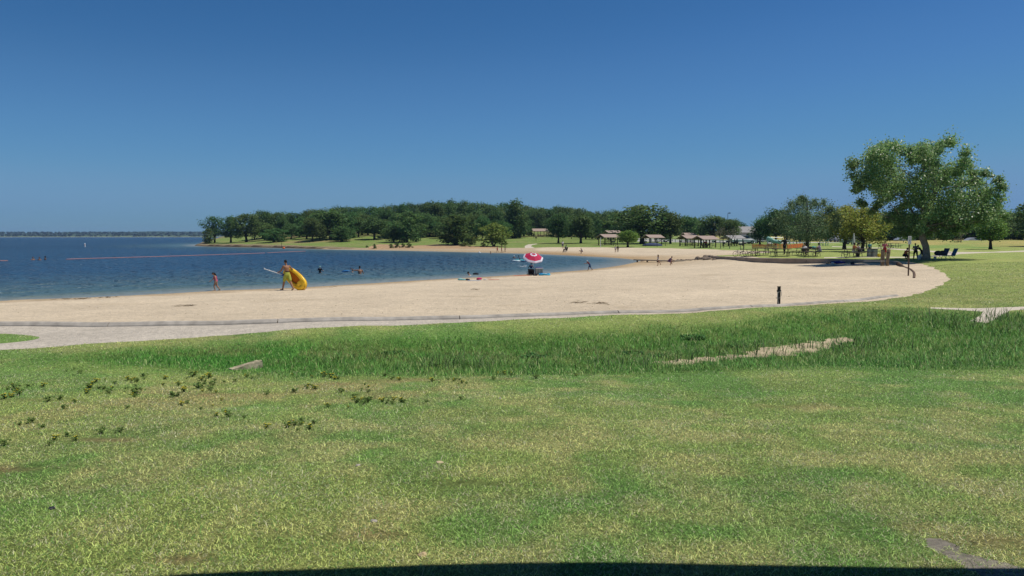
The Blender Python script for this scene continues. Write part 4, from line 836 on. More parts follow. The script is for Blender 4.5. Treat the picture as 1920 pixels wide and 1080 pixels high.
MB().tube([(0, 0, -.1), (.02, 0, .6), (.07, 0, 1.1), (.10, 0, 1.32), (.10, 0, 1.38)], [.13, .13, .15, .13, .06], 12).build('post', M_wood, e, True); MB().tube([(.05, 0, 1.02), (.055, 0, 1.08)], .152, 12).build('band', M_darkwood, e)
# --- sign
p = G(1703, 517); e = empty('beach_sign', p, R(-3), 'white park rules sign on a tall brown post in the sand', 'sign')
hs = zat(0, 443, p[1]) - p[2]; MB().box((0, 0, hs / 2 - .1), (.07, .07, hs - .1), bev=.008).build('post', fmat('rusty_post', (.13, .085, .06)), e)
sg = MB().box((0, -.045, hs - .24), (.20, .02, .50), bev=.008).build('sign_panel', M_white, e)
M_print = fmat('faded_print', (.22, .25, .34)); 
for k, z_ in enumerate((.05, .10, .145, .19, .30, .345, .39, .43)):
    MB().box((0.0 + (.01 if k % 2 else -.008), -.058, hs - z_ - .01), (.12 - .03 * (k % 3), .004, .016)).build('text_line', M_print, sg)
MB().box((0, -.058, hs - .25), (.07, .004, .05)).build('pictogram', M_print, sg)

# --- picnic tables: planks on bent pipe frames
def picnic_table(label=None):
    e = empty('picnic_table'); tag(e, label, 'picnic table'); 
    MB().box((0, 0, .74), (1.85, .72, .05), bev=.01).build('tabletop', M_tabletop, e)
    for s in (-1, 1): MB().box((0, s * .72, .44), (1.85, .26, .045), bev=.01).build('bench_seat', M_tabletop, e)
    for sx_ in (-.62, .62):
        arc = [(sx_, .33 * math.cos(t), .35 + .35 * math.sin(t)) for t in np.linspace(R(60), R(-240), 14)]
        MB().tube([(sx_, .24, .71)] + arc[1:-1] + [(sx_, -.24, .71)], .028, 6).build('frame', M_black, e)
        MB().tube([(sx_, -.8, .02), (sx_, -.72, .41), (sx_, -.40, .30), (sx_, 0, .26), (sx_, .40, .30), (sx_, .72, .41), (sx_, .8, .02)], .026, 6).build('leg_frame', M_black, e)
    return e
pt0 = picnic_table(); first = [True]
def put_table(pos, rz, label, group=None):
    o = pt0 if first[0] else copy_tree(pt0); first[0] = False; o.location = pos; o.rotation_euler = (0, 0, rz); tag(o, label, 'picnic table', group); return o
put_table(G(1405, 480.2), .5, 'bare picnic table at the left end of the row behind the wall, beside the bicycle')
put_table(G(1428, 478.8), .2, 'bare picnic table second along the wall, just beyond the bicycle')
put_table(G(1466, 480.2), -.12, 'bare picnic table behind the wall in front of the person in black')
put_table(G(1520, 480.3), .08, 'picnic table covered with bags and cloths behind the wall')
put_table(G(1504, 478.2), .7, 'picnic table partly hidden behind the one heaped with bags')
put_table(G(1445, 471.5), .1, 'pale picnic table in front of the red stretch of fence')
put_table(G(1597, 482.2), .1, 'picnic table where the person in the orange shirt sits')
put_table(G(1622, 481.4), -.5, 'dark shaded picnic table between the tree trunk and the grey bins')
put_table(G(1660, 466), .0, 'empty picnic table standing on the rise behind the child in pink')
put_table(G(1675, 465.6), .25, 'second empty picnic table on the rise, nearer the squatting person')
put_table(G(1612, 464.3), .3, 'picnic table in the dappled shade behind the white parasol')
# --- grey bins, yellow bag, parasol
M_bin = fmat('galvanised_bin', (.40, .42, .40), .6)
for px, lab in ((1631, 'grey metal bin beside the picnic table, closest to the tree'), (1639.5, 'wide grey metal bin next to the yellow bag')):
    p = G(px, 481.8); e = empty('bin', p, 0, lab, 'bin', 'grey bins on the terrace'); MB().box((0, 0, .35), (.40, .5, .70), bev=.03).build('body', M_bin, e); MB().box((0, 0, .725), (.43, .53, .05), bev=.01).build('lid', M_black, e)
    for z_ in (.15, .5): MB().box((0, 0, z_), (.414, .514, .02)).build('rib', M_steel, e)
p = G(1650, 482.2); e = empty('shopping_bag', p, .3, 'bright yellow bag on the grass beside the grey bins', 'bag'); MB().box((0, 0, .16), (.42, .26, .32), bev=.06).build('bag_body', fmat('yellow_plastic', (.70, .52, .02)), e, jit=.012); MB().tube([(-.1, 0, .3), (-.08, 0, .42), (.08, 0, .42), (.1, 0, .3)], .012, 6).build('handle', M_black, e)
p = G(1600, 478.5); e = empty('closed_parasol', p, 0, 'folded white parasol standing over the picnic table', 'parasol'); MB().tube([(0, 0, 0), (0, 0, 2.2)], .02, 8).build('pole', M_wood, e); MB().tube([(0, 0, .95), (0, 0, 1.15), (.01, 0, 1.6), (0, 0, 2.2), (0, 0, 2.25)], [.05, .14, .11, .045, .01], 10).build('canopy', fmat('white_canvas', (.66, .64, .60)), e)
# --- things on the heaped table
tb = G(1520, 480.3); M_cl = [fmat('white_cloth', (.62, .6, .58)), fmat('teal_cloth', (.05, .3, .28)), fmat('dark_cloth', (.03, .03, .045)), fmat('tan_cloth', (.4, .28, .16)), fmat('navy_cloth', (.02, .02, .16))]
def lump(name, pos, sz, m, label, cat, seed=1, n=4, grp=None):
    g = random.Random(seed); mb = MB()
    for k in range(n): mb.ball((g.uniform(-.35, .35) * sz[0], g.uniform(-.3, .3) * sz[1], sz[2] * g.uniform(.3, .5)), (sz[0] * g.uniform(.28, .42), sz[1] * g.uniform(.28, .45), sz[2] * g.uniform(.35, .55)), 10, 7)
    o = mb.build(name, m, None, True); o.location = pos; return tag(o, label, cat, grp)
for dx, m, lab, nm, c_ in ((-.6, 0, 'white bundle on the end of the heaped picnic table', 'cloth_bundle', 'bundle'), (-.15, 2, 'black bag among the bundles on the heaped table', 'duffel_bag', 'bag'), (.3, 1, 'teal towel on the heaped picnic table', 'folded_towel', 'towel'), (.75, 3, 'brown sack at the far end of the heaped table', 'sack', 'sack')):
    lump(nm, tb + Vector((dx, .0, .765)), (.42, .4, .26), M_cl[m], lab, c_, int(dx * 100))
# --- navy blanket and gear in the shade at the wall foot
p = G(1571, 494.4); lump('blanket_heap', p, (1.0, .5, .26), M_cl[4], 'crumpled navy blue blanket at the foot of the wall', 'blanket', 5, 6)
for px, py, m, lab, nm, cc in [(1553, 494.6, 3, 'brown shoes and small bag left of the navy blanket', 'small_bag', 'bag'), (1562, 495.2, 0, 'white bundle just beside the navy blanket', 'cloth_bundle', 'bundle'), (1600, 495.6, 2, 'dark rucksack in the shade along the wall', 'rucksack', 'bag')]: lump(nm, G(px, py), (.36, .26, .22), M_cl[m], lab, cc, px, 3)
M_mat = [fmat('pale_mat', (.5, .47, .42)), fmat('mauve_mat', (.30, .2, .26))]
for k, (px, py, w_, lab) in enumerate([(1577, 496.6, 2.0, 'pale beach mat laid on the sand in front of the navy blanket'), (1618, 496.8, 1.9, 'mauve beach mat in the shade between the mat and the posts'), (1640, 490.9, 1.7, 'pale towel hung flat on top of the shaded wall'), (1612, 489.0, 1.0, 'small pale cloth lying on the shaded wall top')]):
    p = G(px, py) if k < 2 else Vector((*Pz(px, py - .4, 1.13), 1.16)); o = MB().box((0, 0, .012), (w_, .7 if k < 2 else .24, .02), bev=.006).build('beach_mat', M_mat[k % 2] if k < 2 else M_mat[0]); o.location = p; tag(o, lab, 'mat')

# --- picnic shelters: gable roof on posts, table inside
def shelter(pos, L, W, h, rz, label, roof=None, posts=6, group=None, n=''):
    e = empty('picnic_shelter', pos, rz); tag(e, label, 'shelter', group); rm = roof or M_shingle; ov = .45; rise = W * .20; t = .10
    for s in (-1, 1):
        a = math.atan2(rise, W / 2); wl = W / 2 + ov
        vs_ = [(-L / 2 - ov, s * .003, h + rise), (L / 2 + ov, s * .003, h + rise), (L / 2 + ov, s * wl, h - rise * ov / (W / 2)), (-L / 2 - ov, s * wl, h - rise * ov / (W / 2))]
        vs_ += [(x, y, z - t) for x, y, z in vs_]; f_ = [(0, 1, 2, 3), (7, 6, 5, 4), (1, 5, 6, 2), (2, 6, 7, 3), (3, 7, 4, 0), (0, 4, 5, 1)]
        MB().add(vs_, f_ if s < 0 else [q[::-1] for q in f_]).build('roof_slope', rm, e)
    for s in (-1, 1):
        MB().add([(s * (L / 2 + .02), -W / 2, h - .02), (s * (L / 2 + .02), W / 2, h - .02), (s * (L / 2 + .02), 0, h + rise - .12), (s * (L / 2 - .06), -W / 2, h - .02), (s * (L / 2 - .06), W / 2, h - .02), (s * (L / 2 - .06), 0, h + rise - .12)], [(0, 1, 2), (5, 4, 3), (0, 3, 4, 1), (1, 4, 5, 2), (2, 5, 3, 0)]).build('gable', M_under, e)
        MB().box((0, s * W / 2, h - .14), (L, .12, .2)).build('beam', M_under, e)
    for s in (-1, 1):
        for k in range(posts // 2): MB().box((-L / 2 + .1 + (L - .2) * k / (posts // 2 - 1), s * W / 2, (h - .24) / 2 - .2), (.13, .13, h - .24 + .4)).build('post', M_under, e)
    return e
def put_shelter(px, py, top, wpx, rz, label, roof=None, posts=6, D=None, dep=.7, tables=1):
    pos = GD(px, D) if D else G(px, py); s = pos[1] / FPX; Lw = wpx * s; c_ = abs(math.cos(rz)) + dep * abs(math.sin(rz)); L = (Lw - .9) / c_; h = zat(px, top, pos[1]) - pos[2]; W = L * dep; rise = W * .2
    sh_ = shelter(pos + Vector((0, 0, -.05)), L, W, h - rise + .05, rz, label, roof, posts)
    for k in range(tables): put_table(pos + Vector((-L * .2 + k * L * .4, 0, 0)), rz + .1 * k, 'picnic table under one of the shelters by the far beach', 'tables under the picnic shelters')
put_shelter(1011, 447, 428.6, 34, .25, 'brown-roofed shelter alone on the hilltop among the oaks', D=262)
put_shelter(1140, 459.5, 439, 44, .5, 'shelter with a pinkish roof just beside the small round tree', tables=2)
put_shelter(1148, 452, 432, 34, .35, 'reddish roof standing behind and above the shelter by the small round tree', D=205)
put_shelter(1224, 460.5, 440, 42, .5, 'shelter behind the dark blue mound', tables=1)
put_shelter(1290, 455, 436.5, 30, .4, 'higher reddish roof behind the row of joined-looking shelters', D=205)
put_shelter(1292, 461.5, 441, 44, .5, 'shelter with a pinkish roof between the spreading oak and the nearest shelter', tables=2)
put_shelter(1322, 464.5, 442, 50, .55, 'nearest shelter, pinkish roof over people at a table', tables=2)
put_shelter(1374, 461.5, 441, 46, .5, 'grey-roofed shelter beside the white truck', M_greyroof, tables=1)
# building behind
p = GD(1402, 225); e = empty('park_building', p, .1, 'pale building with a grey gable roof beyond the white truck', 'building')
MB().box((0, 0, 1.2), (7.4, 5, 2.6)).build('wall', fmat('pale_wall', (.42, .41, .39)), e); MB().add([(-4.2, -3, 2.5), (4.2, -3, 2.5), (4.2, 3, 2.5), (-4.2, 3, 2.5), (-3, 0, 4.2), (3, 0, 4.2)], [(0, 1, 5, 4), (2, 3, 4, 5), (1, 2, 5), (3, 0, 4), (3, 2, 1, 0)]).build('roof', M_greyroof, e)
MB().box((-1, -2.52, 1.1), (.9, .06, 2.1)).build('door', M_darkwood, e); MB().box((1.6, -2.52, 1.5), (1.1, .06, .8)).build('window', M_black, e)

# --- vehicles
M_glass = mat('car_glass', (.02, .025, .03), .08, .05, 3, .5); M_tyre = fmat('tyre_rubber', (.02, .02, .02), .9)
def vehicle(pos, rz, col, label, kind='car', cat='car'):
    e = empty('parked_' + kind, pos, rz, label, cat); mp_ = mat('paint', col, .3, .05, 3, .5)
    if kind == 'truck': side = [(-2.7, .45), (-2.75, 1.0), (-2.7, 1.15), (-.75, 1.18), (-.7, 1.18), (-.4, 1.78), (1.0, 1.80), (1.45, 1.22), (2.6, 1.08), (2.75, .85), (2.72, .42)]; glass = [(-.45, 1.22), (-.28, 1.70), (.92, 1.72), (1.28, 1.24)]; W_ = 1.95; wx = (-1.75, 1.75); wr = .4
    else: side = [(-2.2, .35), (-2.25, .85), (-2.0, 1.0), (-1.35, 1.38), (-.6, 1.46), (.35, 1.42), (1.1, .98), (1.95, .85), (2.2, .68), (2.2, .32)]; glass = [(-1.35, 1.0), (-1.1, 1.30), (-.5, 1.38), (.3, 1.36), (.85, 1.0)]; W_ = 1.75; wx = (-1.35, 1.4); wr = .33
    n_ = len(side); vs_ = [(x, -W_ / 2 * (1 if z < 1.1 else .84), z) for x, z in side] + [(x, W_ / 2 * (1 if z < 1.1 else .84), z) for x, z in side]
    MB().add(vs_, [tuple(range(n_)), tuple(range(2 * n_ - 1, n_ - 1, -1))] + [(k, n_ + k, n_ + (k + 1) % n_, (k + 1) % n_) for k in range(n_)]).build('body', mp_, e)
    for s in (-1, 1):
        y_ = s * (W_ / 2 * .90 + .02); MB().add([(x, y_ * (1.02 if z < 1.25 else .96), z) for x, z in glass], [tuple(range(len(glass)))]).build('side_window', M_glass, e)
        for x_ in wx:
            w_ = MB().tube([(x_, s * (W_ / 2 - .2), wr), (x_, s * (W_ / 2 + .03), wr)], wr, 16).build('wheel', M_tyre, e); MB().tube([(x_, s * (W_ / 2 + .02), wr), (x_, s * (W_ / 2 + .045), wr)], wr * .55, 12).build('rim', M_steel, w_)
        MB().ball((side[-2][0] - .06, s * W_ * .36, side[-2][1] - .1), (.08, .16, .1), 8, 6).build('headlight', M_white, e)
    return e
vehicle(GD(1393, 176) , .1, (.72, .72, .70), 'white pickup truck parked beyond the grey-roofed shelter', 'truck', 'truck')
vehicle(GD(1412, 182), 1.4, (.10, .10, .11), 'dark car in the shade right behind the white truck')
vehicle(GD(1436, 196), .2, (.32, .33, .35), 'grey car in the shade between the truck and the slide')
vehicle(GD(1697, 176) - Vector((0, 0, .62)), .15, (.30, .33, .37), 'silver car on the road behind the crest, near the rules sign')
vehicle(GD(1829, 172) - Vector((0, 0, .85)), .1, (.33, .34, .35), 'pale car roof showing over the crest beyond the crooked tree')
for k, px in enumerate((1568, 1577, 1586, 1594)):
    vehicle(GD(px, 186 + k), 1.5 + .05 * k, [(.30, .31, .34), (.12, .12, .16), (.40, .38, .38), (.16, .14, .2)][k], ['grey parked car, first of four beyond the green climbing frame', 'dark parked car, second of the four beyond the climbing frame', 'light parked car, third of the four beyond the climbing frame', 'purplish parked car, last of the four beyond the climbing frame'][k])
vehicle(GD(1600, 150), .0, (.28, .33, .30), 'grey-green car half hidden behind the olive tree trunk')
# --- dark blue mound (collapsed tent)
p = G(1223, 461); e = empty('tent', p, 0, 'low dark blue tent lying on the grass in front of a shelter', 'tent'); MB().ball((0, 0, 0), (2.1, 1.3, .62), 16, 8).build('fly_sheet', fmat('dark_blue_nylon', (.045, .06, .12)), e, True); MB().tube([(-2.15, 0, 0), (-1.2, 0, .5), (0, 0, .66), (1.2, 0, .5), (2.15, 0, 0)], .03, 6).build('pole', M_black, e)
# --- playground: orange fence, slide, frame
M_net = fmat('orange_netting', (.75, .17, .04)); M_net2 = fmat('red_netting', (.42, .03, .02))
def net(px0, py0, px1, py1, hpx, m, label):
    a = G(px0, py0); b_ = G(px1, py1); e = empty('netting_fence', a, 0, label, 'fence'); d = b_ - a; n_ = max(2, int(d.length / 2)); h = hpx / FPX * a[1]; g = random.Random(px0); mb = MB(); rows_ = 7; cols_ = int(d.length / .35) + 2
    P_ = [[(d * (c / cols_)) + Vector((0, .08 * math.sin(c * 1.3), .05 + h * r_ / rows_ * (1 - .10 * math.sin(c * .6) ** 2))) for c in range(cols_ + 1)] for r_ in range(rows_ + 1)]
    for r_ in range(rows_ + 1): mb.tube(P_[r_], .035, 4, cap=False)
    for c in range(cols_ + 1): mb.tube([P_[r_][c] for r_ in range(rows_ + 1)], .025, 4, cap=False)
    mb.build('netting', m, e)
    for k in range(n_ + 1): q = d * (k / n_); MB().tube([q + Vector((0, 0, -.2)), q + Vector((0, 0, h + .1))], .03, 5).build('stake', M_steel, e)
net(1410, 465.3, 1438, 466.2, 7, M_net, 'bright orange netting fence at the left of the playground'); net(1438, 466.6, 1456, 466.3, 9.5, M_net2, 'deep red stretch of netting fence below the slide'); net(1456, 467, 1476, 466.4, 9, M_net, 'orange-red sagging netting fence behind the person in black'); net(1476, 466.2, 1506, 463.5, 7, M_net, 'pale orange netting fence running back past the thin posts')
p = G(1448, 461.5); s = p[1] / FPX; e = empty('tube_slide', p, 0, 'pale green tube slide over the red netting', 'slide'); M_green = fmat('pale_green_plastic', (.23, .42, .35), .4)
MB().tube([(-11 * s, 0, 13 * s), (-8 * s, 0, 14 * s), (-4 * s, .3, 13 * s), (1 * s, .5, 10.5 * s), (6 * s, .2, 8 * s), (12 * s, 0, 7.5 * s), (15 * s, 0, 7.5 * s)], [.25, .42, .42, .42, .42, .42, .42], 12).build('tube', M_green, e, True)
for k in (-10, -4): MB().tube([(k * s, -.7, -.1), (k * s, -.7, 12 * s)], .06, 6).build('post', M_green, e)
MB().box((-9 * s, 0, 8 * s), (1.6, 1.4, .08)).build('platform', M_steel, e)
MB().tube([(-2 * s, .8, 16.2 * s), (22 * s, .8, 16 * s)], .05, 6).build('top_rail', M_steel, e); MB().tube([(21 * s, .8, 0), (21 * s, .8, 16 * s)], .05, 6).build('rail_post', M_steel, e); MB().tube([(-2 * s, .8, 0), (-2 * s, .8, 16 * s)], .05, 6).build('rail_post', M_steel, e)
p = G(1496, 459.5); s = p[1] / FPX; e = empty('post_fence', p, 0, 'row of thin pale posts between the slide and the feathery tree', 'fence')
for k in range(7): MB().box(((-21 + k * 6.2) * s, 0, 3.5 * s), (.12, .12, 7.5 * s)).build('post', M_white if k % 3 else M_darkwood, e)
MB().box((0, 0, 5.5 * s), (44 * s, .06, .10)).build('rail', M_steel, e)
p = G(1543, 461); e = empty('climbing_frame', p, 0, 'small teal climbing frame beyond the feathery tree trunk', 'climbing frame'); M_teal = fmat('teal_paint', (.12, .38, .34), .5)
for x_ in (-.55, 0, .5, .9): MB().tube([(x_, 0, 0), (x_, 0, 1.0 + .3 * (x_ > .7))], .06, 6).build('post', M_teal, e)
MB().box((.1, 0, .9), (1.3, .5, .08)).build('deck', M_teal, e)
# --- lamp posts
M_lamp = fmat('dark_lamp_metal', (.012, .014, .02), .5)
def lamp(px, D, top, arm, label, fix=(.75, .28, .14)):
    p = GD(px, D); h = zat(px, top, D) - p[2]; e = empty('street_lamp', p, 0, label, 'street lamp'); MB().tube([(0, 0, 0), (0, 0, h)], [.10, .06], 8).build('pole', M_lamp, e); MB().tube([(0, 0, h - .05), (arm, 0, h)], .04, 6).build('arm', M_lamp, e); MB().box((arm + fix[0] / 2 * (1 if arm > 0 else -1), 0, h), fix, bev=.03).build('lamp_head', M_lamp, e)
lamp(1846, 190, 330.5, .3, 'tall lamp with a dark box head sticking out past the crown of the cottonwood', (1.4, .6, .4))
lamp(1364, 235, 399.5, .15, 'far lamp post rising over the rounded oak behind the shelters', (.6, .35, .25)); lamp(1597, 150, 444, -.4, 'thin lamp post with a pale head behind the olive tree', (.5, .3, .15))
lamp(1625, 118, 452, .3, 'short white post with a crosspiece beside the olive tree trunk', (.7, .1, .12))
# small thin posts and grills on the shelter lawn
def grill(px, py, label, group='park grills on the lawn'):
    p = G(px, py); e = empty('park_grill', p, px * .7, label, 'grill', group); MB().tube([(0, 0, -.1), (0, 0, .75)], .045, 6).build('pole', M_black, e); MB().box((0, 0, .9), (.6, .42, .26), bev=.02).build('firebox', M_black, e); MB().box((0, 0, 1.04), (.64, .46, .02)).build('grate', M_steel, e)
for px, py in [(1150, 461.5), (1210, 462), (1232, 463), (1248, 461.5), (1276, 460.5), (1357, 464.8), (1395, 466), (1388, 469), (1365, 461.5), (1380, 462), (1005, 452), (1000, 447)]: grill(px, py, 'dark pedestal grill on the lawn among the shelters')
for px, py, hh, lab in [(1394, 470.5, 1.5, 'dark thin post standing at the edge of the sand beside the shelters'), (1126, 464, 1.9, 'thin white marker pole at the back edge of the far beach'), (947, 460, 1.2, 'short dark post beside the big olive bush'), (528, 463.5, 1.6, 'thin pole on the stone shore behind the orange ball')]:
    p = G(px, py); o = MB().tube([(0, 0, -.2), (0, 0, hh * .5), (0, 0, hh), (0, 0, hh + .04)], [.06, .055, .05, .02], 8).build('marker_post', M_white if 'white' in lab else M_darkwood); o.location = p; tag(o, lab, 'post')
for k, (px, D) in enumerate([(1268, 190), (1185, 196), (1350, 184), (1420, 176), (1540, 168), (1300, 192)]):
    pass
# rail fence along the far road
a = GD(1200, 200); b_ = GD(1480, 176); e = empty('rail_fence', a, 0, 'long pale low rail fence along the road behind the shelters', 'fence'); d = b_ - a
for k in range(24):
    q = a + d * (k / 23); q.z = gz(q.x, q.y); MB().box(tuple(q - a + Vector((0, 0, .35))), (.14, .14, .9)).build('post', M_white, e)
MB().tube([Vector((*(d * (k / 23))[:2], gz((a + d * (k / 23)).x, (a + d * (k / 23)).y) - a.z + .62)) for k in range(24)], .07, 5).build('rail', M_white, e)
# tree guard on the crest
p = G(1800, 454.5); e = empty('tree_guard', p, 0, 'brown wooden crate guarding the young tree on the crest', 'tree guard')
for k in range(4): a = k * math.pi / 2 + .78; MB().box((math.cos(a) * .5 - .4, math.sin(a) * .5, .4), (.1, .1, .9)).build('post', M_wood, e)
for z_ in (.25, .55, .8): MB().box((-.4, -.36, z_), (.8, .04, .12)).build('slat', M_wood, e)

# --- swim line, buoys
M_pink = fmat('pink_float_rope', (.50, .24, .21), .6); M_ball = fmat('orange_plastic', (.75, .16, .04), .4)
def swim_line(pts_, label):
    w_ = [GW(a, b_) for a, b_ in pts_]; mb = MB(); q = []
    for i in range(len(w_) - 1):
        k = max(2, int((w_[i + 1] - w_[i]).length / 1.2))
        for j in range(k): t = j / k; q.append(w_[i].lerp(w_[i + 1], t) + Vector((0, .05 * math.sin(j * .9), .04)))
    q.append(w_[-1] + Vector((0, 0, .04))); mb.tube(q, .045, 6); e = mb.build('swim_line', M_pink, None, True); return tag(e, label, 'swim line')
swim_line([(124, 486.7), (140, 486), (220, 483.7), (300, 481.4), (380, 478.8), (470, 475.8), (497, 474.7)], 'long pink floating swim line stretching across the bay')
swim_line([(501, 474.5), (540, 472.6), (573, 471.3)], 'pale far end of the swim line beyond its gap'); swim_line([(-120, 491), (-40, 489.9), (15, 489.3)], 'short piece of pink swim line by the group of swimmers')
p = GW(159, 463.2); e = empty('marker_buoy', p, 0, 'upright white marker buoy alone in the open water', 'buoy'); s = p[1] / FPX; MB().tube([(0, 0, -.3), (0, 0, .9), (0, 0, 1.1)], [.2, .2, .12], 12).build('cylinder', M_white, e); MB().tube([(0, 0, .55), (0, 0, .68)], .205, 12).build('band', M_ball, e)
p = GW(532, 466.3); e = empty('ball_buoy', p, 0, 'orange ball buoy close to the headland shore', 'buoy'); MB().ball((0, 0, .12), .33, 12, 9).build('ball', M_ball, e, True); MB().tube([(0, 0, .42), (0, 0, .52)], .05, 6).build('eyelet', M_black, e)

# --- parasol, chair, cooler, float on the near beach
p = G(999.5, 516); e = empty('beach_umbrella', p, 0, 'red and white ringed beach umbrella planted at the waterline', 'umbrella'); s = p[1] / FPX
M_red = fmat('red_canvas', (.50, .02, .075), .7, .08); M_rim = fmat('white_umbrella_canvas', (.70, .66, .72), .7, .05)
top = Vector((0.05, -.05, 40 * s)); A = Matrix.Rotation(R(27), 4, 'X') @ Matrix.Rotation(R(7), 4, 'Y'); A = Matrix.Translation(top) @ A
def ring(r0, z0, r1, z1, name, m):
    mb = MB(); nn_ = 8; vs_ = []; sub = 4
    for k in range(nn_ * sub):
        a = 2 * math.pi * k / (nn_ * sub) + .2; f = math.cos(math.pi / nn_) / math.cos(((a - .2) % (2 * math.pi / nn_)) - math.pi / nn_); dp = -.018 * (1 - abs(((k % sub) / sub) * 2 - 1)) 
        vs_ += [A @ Vector((r0 * f * math.cos(a), r0 * f * math.sin(a), z0)), A @ Vector((r1 * f * math.cos(a), r1 * f * math.sin(a), z1 + dp))]
    N_ = nn_ * sub; f_ = [(2 * k, 2 * k + 1, (2 * k + 3) % (2 * N_), (2 * k + 2) % (2 * N_)) for k in range(N_)]
    mb.add(vs_, f_); o = mb.build(name, m, e); md = o.modifiers.new('thickness', 'SOLIDIFY'); md.thickness = .006; return o
RR = .88; c1 = ring(.005, .0, .17, -.02, 'canopy_crown', M_red); ring(.17, -.02, .30, -.055, 'white_ring', M_rim); ring(.30, -.055, .72, -.26, 'canopy', M_red); ring(.72, -.26, .84, -.345, 'white_border', M_rim); ring(.84, -.345, .85, -.40, 'valance', M_rim)
MB().tube([(0, 0, -.2), (0.01, 0, .8), A @ Vector((0, 0, -.05))], .017, 8).build('pole', M_white, e); MB().tube([A @ Vector((0, 0, 0)), A @ Vector((0, 0, .07))], [.02, .012], 8).build('tip', M_white, e)
for k in range(8):
    a = 2 * math.pi * k / 8 + .2; MB().tube([A @ Vector((0, 0, -.03)), A @ Vector((.30 * math.cos(a), .30 * math.sin(a), -.075)), A @ Vector((.72 * math.cos(a), .72 * math.sin(a), -.28)), A @ Vector((.845 * math.cos(a), .845 * math.sin(a), -.38))], .006, 4).build('rib', M_steel, e)
p = G(995, 516.6); e = empty('folding_chair', p, R(-20), 'low black beach chair under the red umbrella', 'chair'); B_ = Matrix.Rotation(R(22), 4, 'X')
MB().box((0, .15, .28), (.5, .05, .5), M=B_).build('backrest', M_black, e); MB().box((0, -.08, .12), (.5, .45, .04)).build('seat', M_black, e)
for s_ in (-1, 1):
    MB().tube([(s_ * .25, -.3, 0), (s_ * .25, .05, .12), (s_ * .25, .28, .55)], .014, 6).build('side_frame', M_steel, e); MB().tube([(s_ * .25, .3, 0), (s_ * .25, -.2, .26)], .012, 6).build('leg', M_steel, e); MB().box((s_ * .27, -.05, .29), (.05, .36, .025)).build('armrest', M_black, e)
p = G(1010.5, 516.3); e = empty('wheeled_cooler', p, R(12), 'grey striped cooler trolley with a navy lid beside the umbrella', 'cooler'); e.scale = (1.22, 1.22, 1.22); M_cool = fmat('cooler_side', (.36, .36, .30)); M_navy = fmat('navy_lid', (.025, .035, .13))
MB().box((0, 0, .25), (.48, .36, .40), bev=.03).build('body', M_cool, e); lid = MB().box((0, 0, .475), (.50, .38, .05), bev=.015).build('lid_rim', M_white, e); MB().add([(-.24, -.18, .5), (.24, -.18, .5), (.24, .18, .5), (-.24, .18, .5), (-.14, -.08, .56), (.14, -.08, .56), (.14, .08, .56), (-.14, .08, .56)], [(0, 1, 5, 4), (1, 2, 6, 5), (2, 3, 7, 6), (3, 0, 4, 7), (4, 5, 6, 7)]).build('lid', M_navy, e)
for k in range(5): MB().box((-.2 + k * .1, -.183, .24), (.02, .008, .34)).build('stripe', M_black if k % 2 else M_steel, e)
for s_ in (-1, 1): MB().tube([(s_ * .2, -.2, .06), (s_ * .2, -.16, .06)], .06, 12).build('wheel', M_tyre, e)
p = G(1003, 517); lump('black_bag', p, (.26, .2, .14), M_cl[2], 'small black bag in front of the cooler trolley', 'bag', 8, 3)
p = G(1021, 516.3); e = empty('inflatable_ring', p, 0, 'deflated light blue inflatable lying beside the cooler', 'inflatable'); M_lb = fmat('light_blue_vinyl', (.08, .42, .62), .35); MB().tube([(.34 * math.cos(t) * 1.2, .22 * math.sin(t), .08 + .03 * math.sin(3 * t)) for t in np.linspace(0, 2 * math.pi, 20)[:-1]], [.075 + .02 * math.sin(2 * t) for t in np.linspace(0, 2 * math.pi, 20)[:-1]], 8, closed=True).build('ring_tube', M_lb, e, True); MB().ball((-.24, -.05, .1), (.16, .14, .1), 10, 7).build('pillow', fmat('blue_vinyl', (.02, .14, .42), .35), e, True)
p = G(978, 517.2); o = MB().box((0, 0, .012), (1.3, .5, .02), bev=.006).build('beach_towel', fmat('orange_towel', (.62, .20, .12))); o.location = p; tag(o, 'thin orange towel spread on the wet sand under the umbrella shadow', 'towel')
for px, py, sz, m, lab, nm in [(866, 525.8, (.5, .3, .16), fmat('aqua_towel', (.22, .48, .46)), 'crumpled aqua towel with black shorts at the water edge', 'crumpled_towel'), (877, 526.2, (.26, .2, .14), M_cl[2], 'black shorts dropped beside the aqua towel', 'dropped_shorts'), (898, 525, (.34, .24, .2), fmat('pink_towel', (.6, .05, .16)), 'bright pink rolled towel at the water edge', 'rolled_towel'), (909, 525.2, (.2, .16, .08), M_cl[0], 'small white cloth next to the pink towel', 'small_cloth')]: lump(nm, G(px, py), sz, m, lab, 'clothing' if 'shorts' in nm else 'towel', px, 4)
for px, py, w_, c_, lab, nm in [(889, 526.6, .9, (.35, .42, .52), 'pale blue towel spread flat under the pink one', 'flat_towel'), (926, 524.6, .75, (.62, .22, .16), 'coral towel laid flat at the water edge', 'flat_towel'), (917, 521.6, .3, (.5, .2, .12), 'small red cloth nearest the water edge', 'flat_cloth')]:
    o = MB().box((0, 0, .012), (w_, .3, .022), .1, bev=.006).build(nm, fmat(nm, c_)); o.location = G(px, py); tag(o, lab, 'towel')
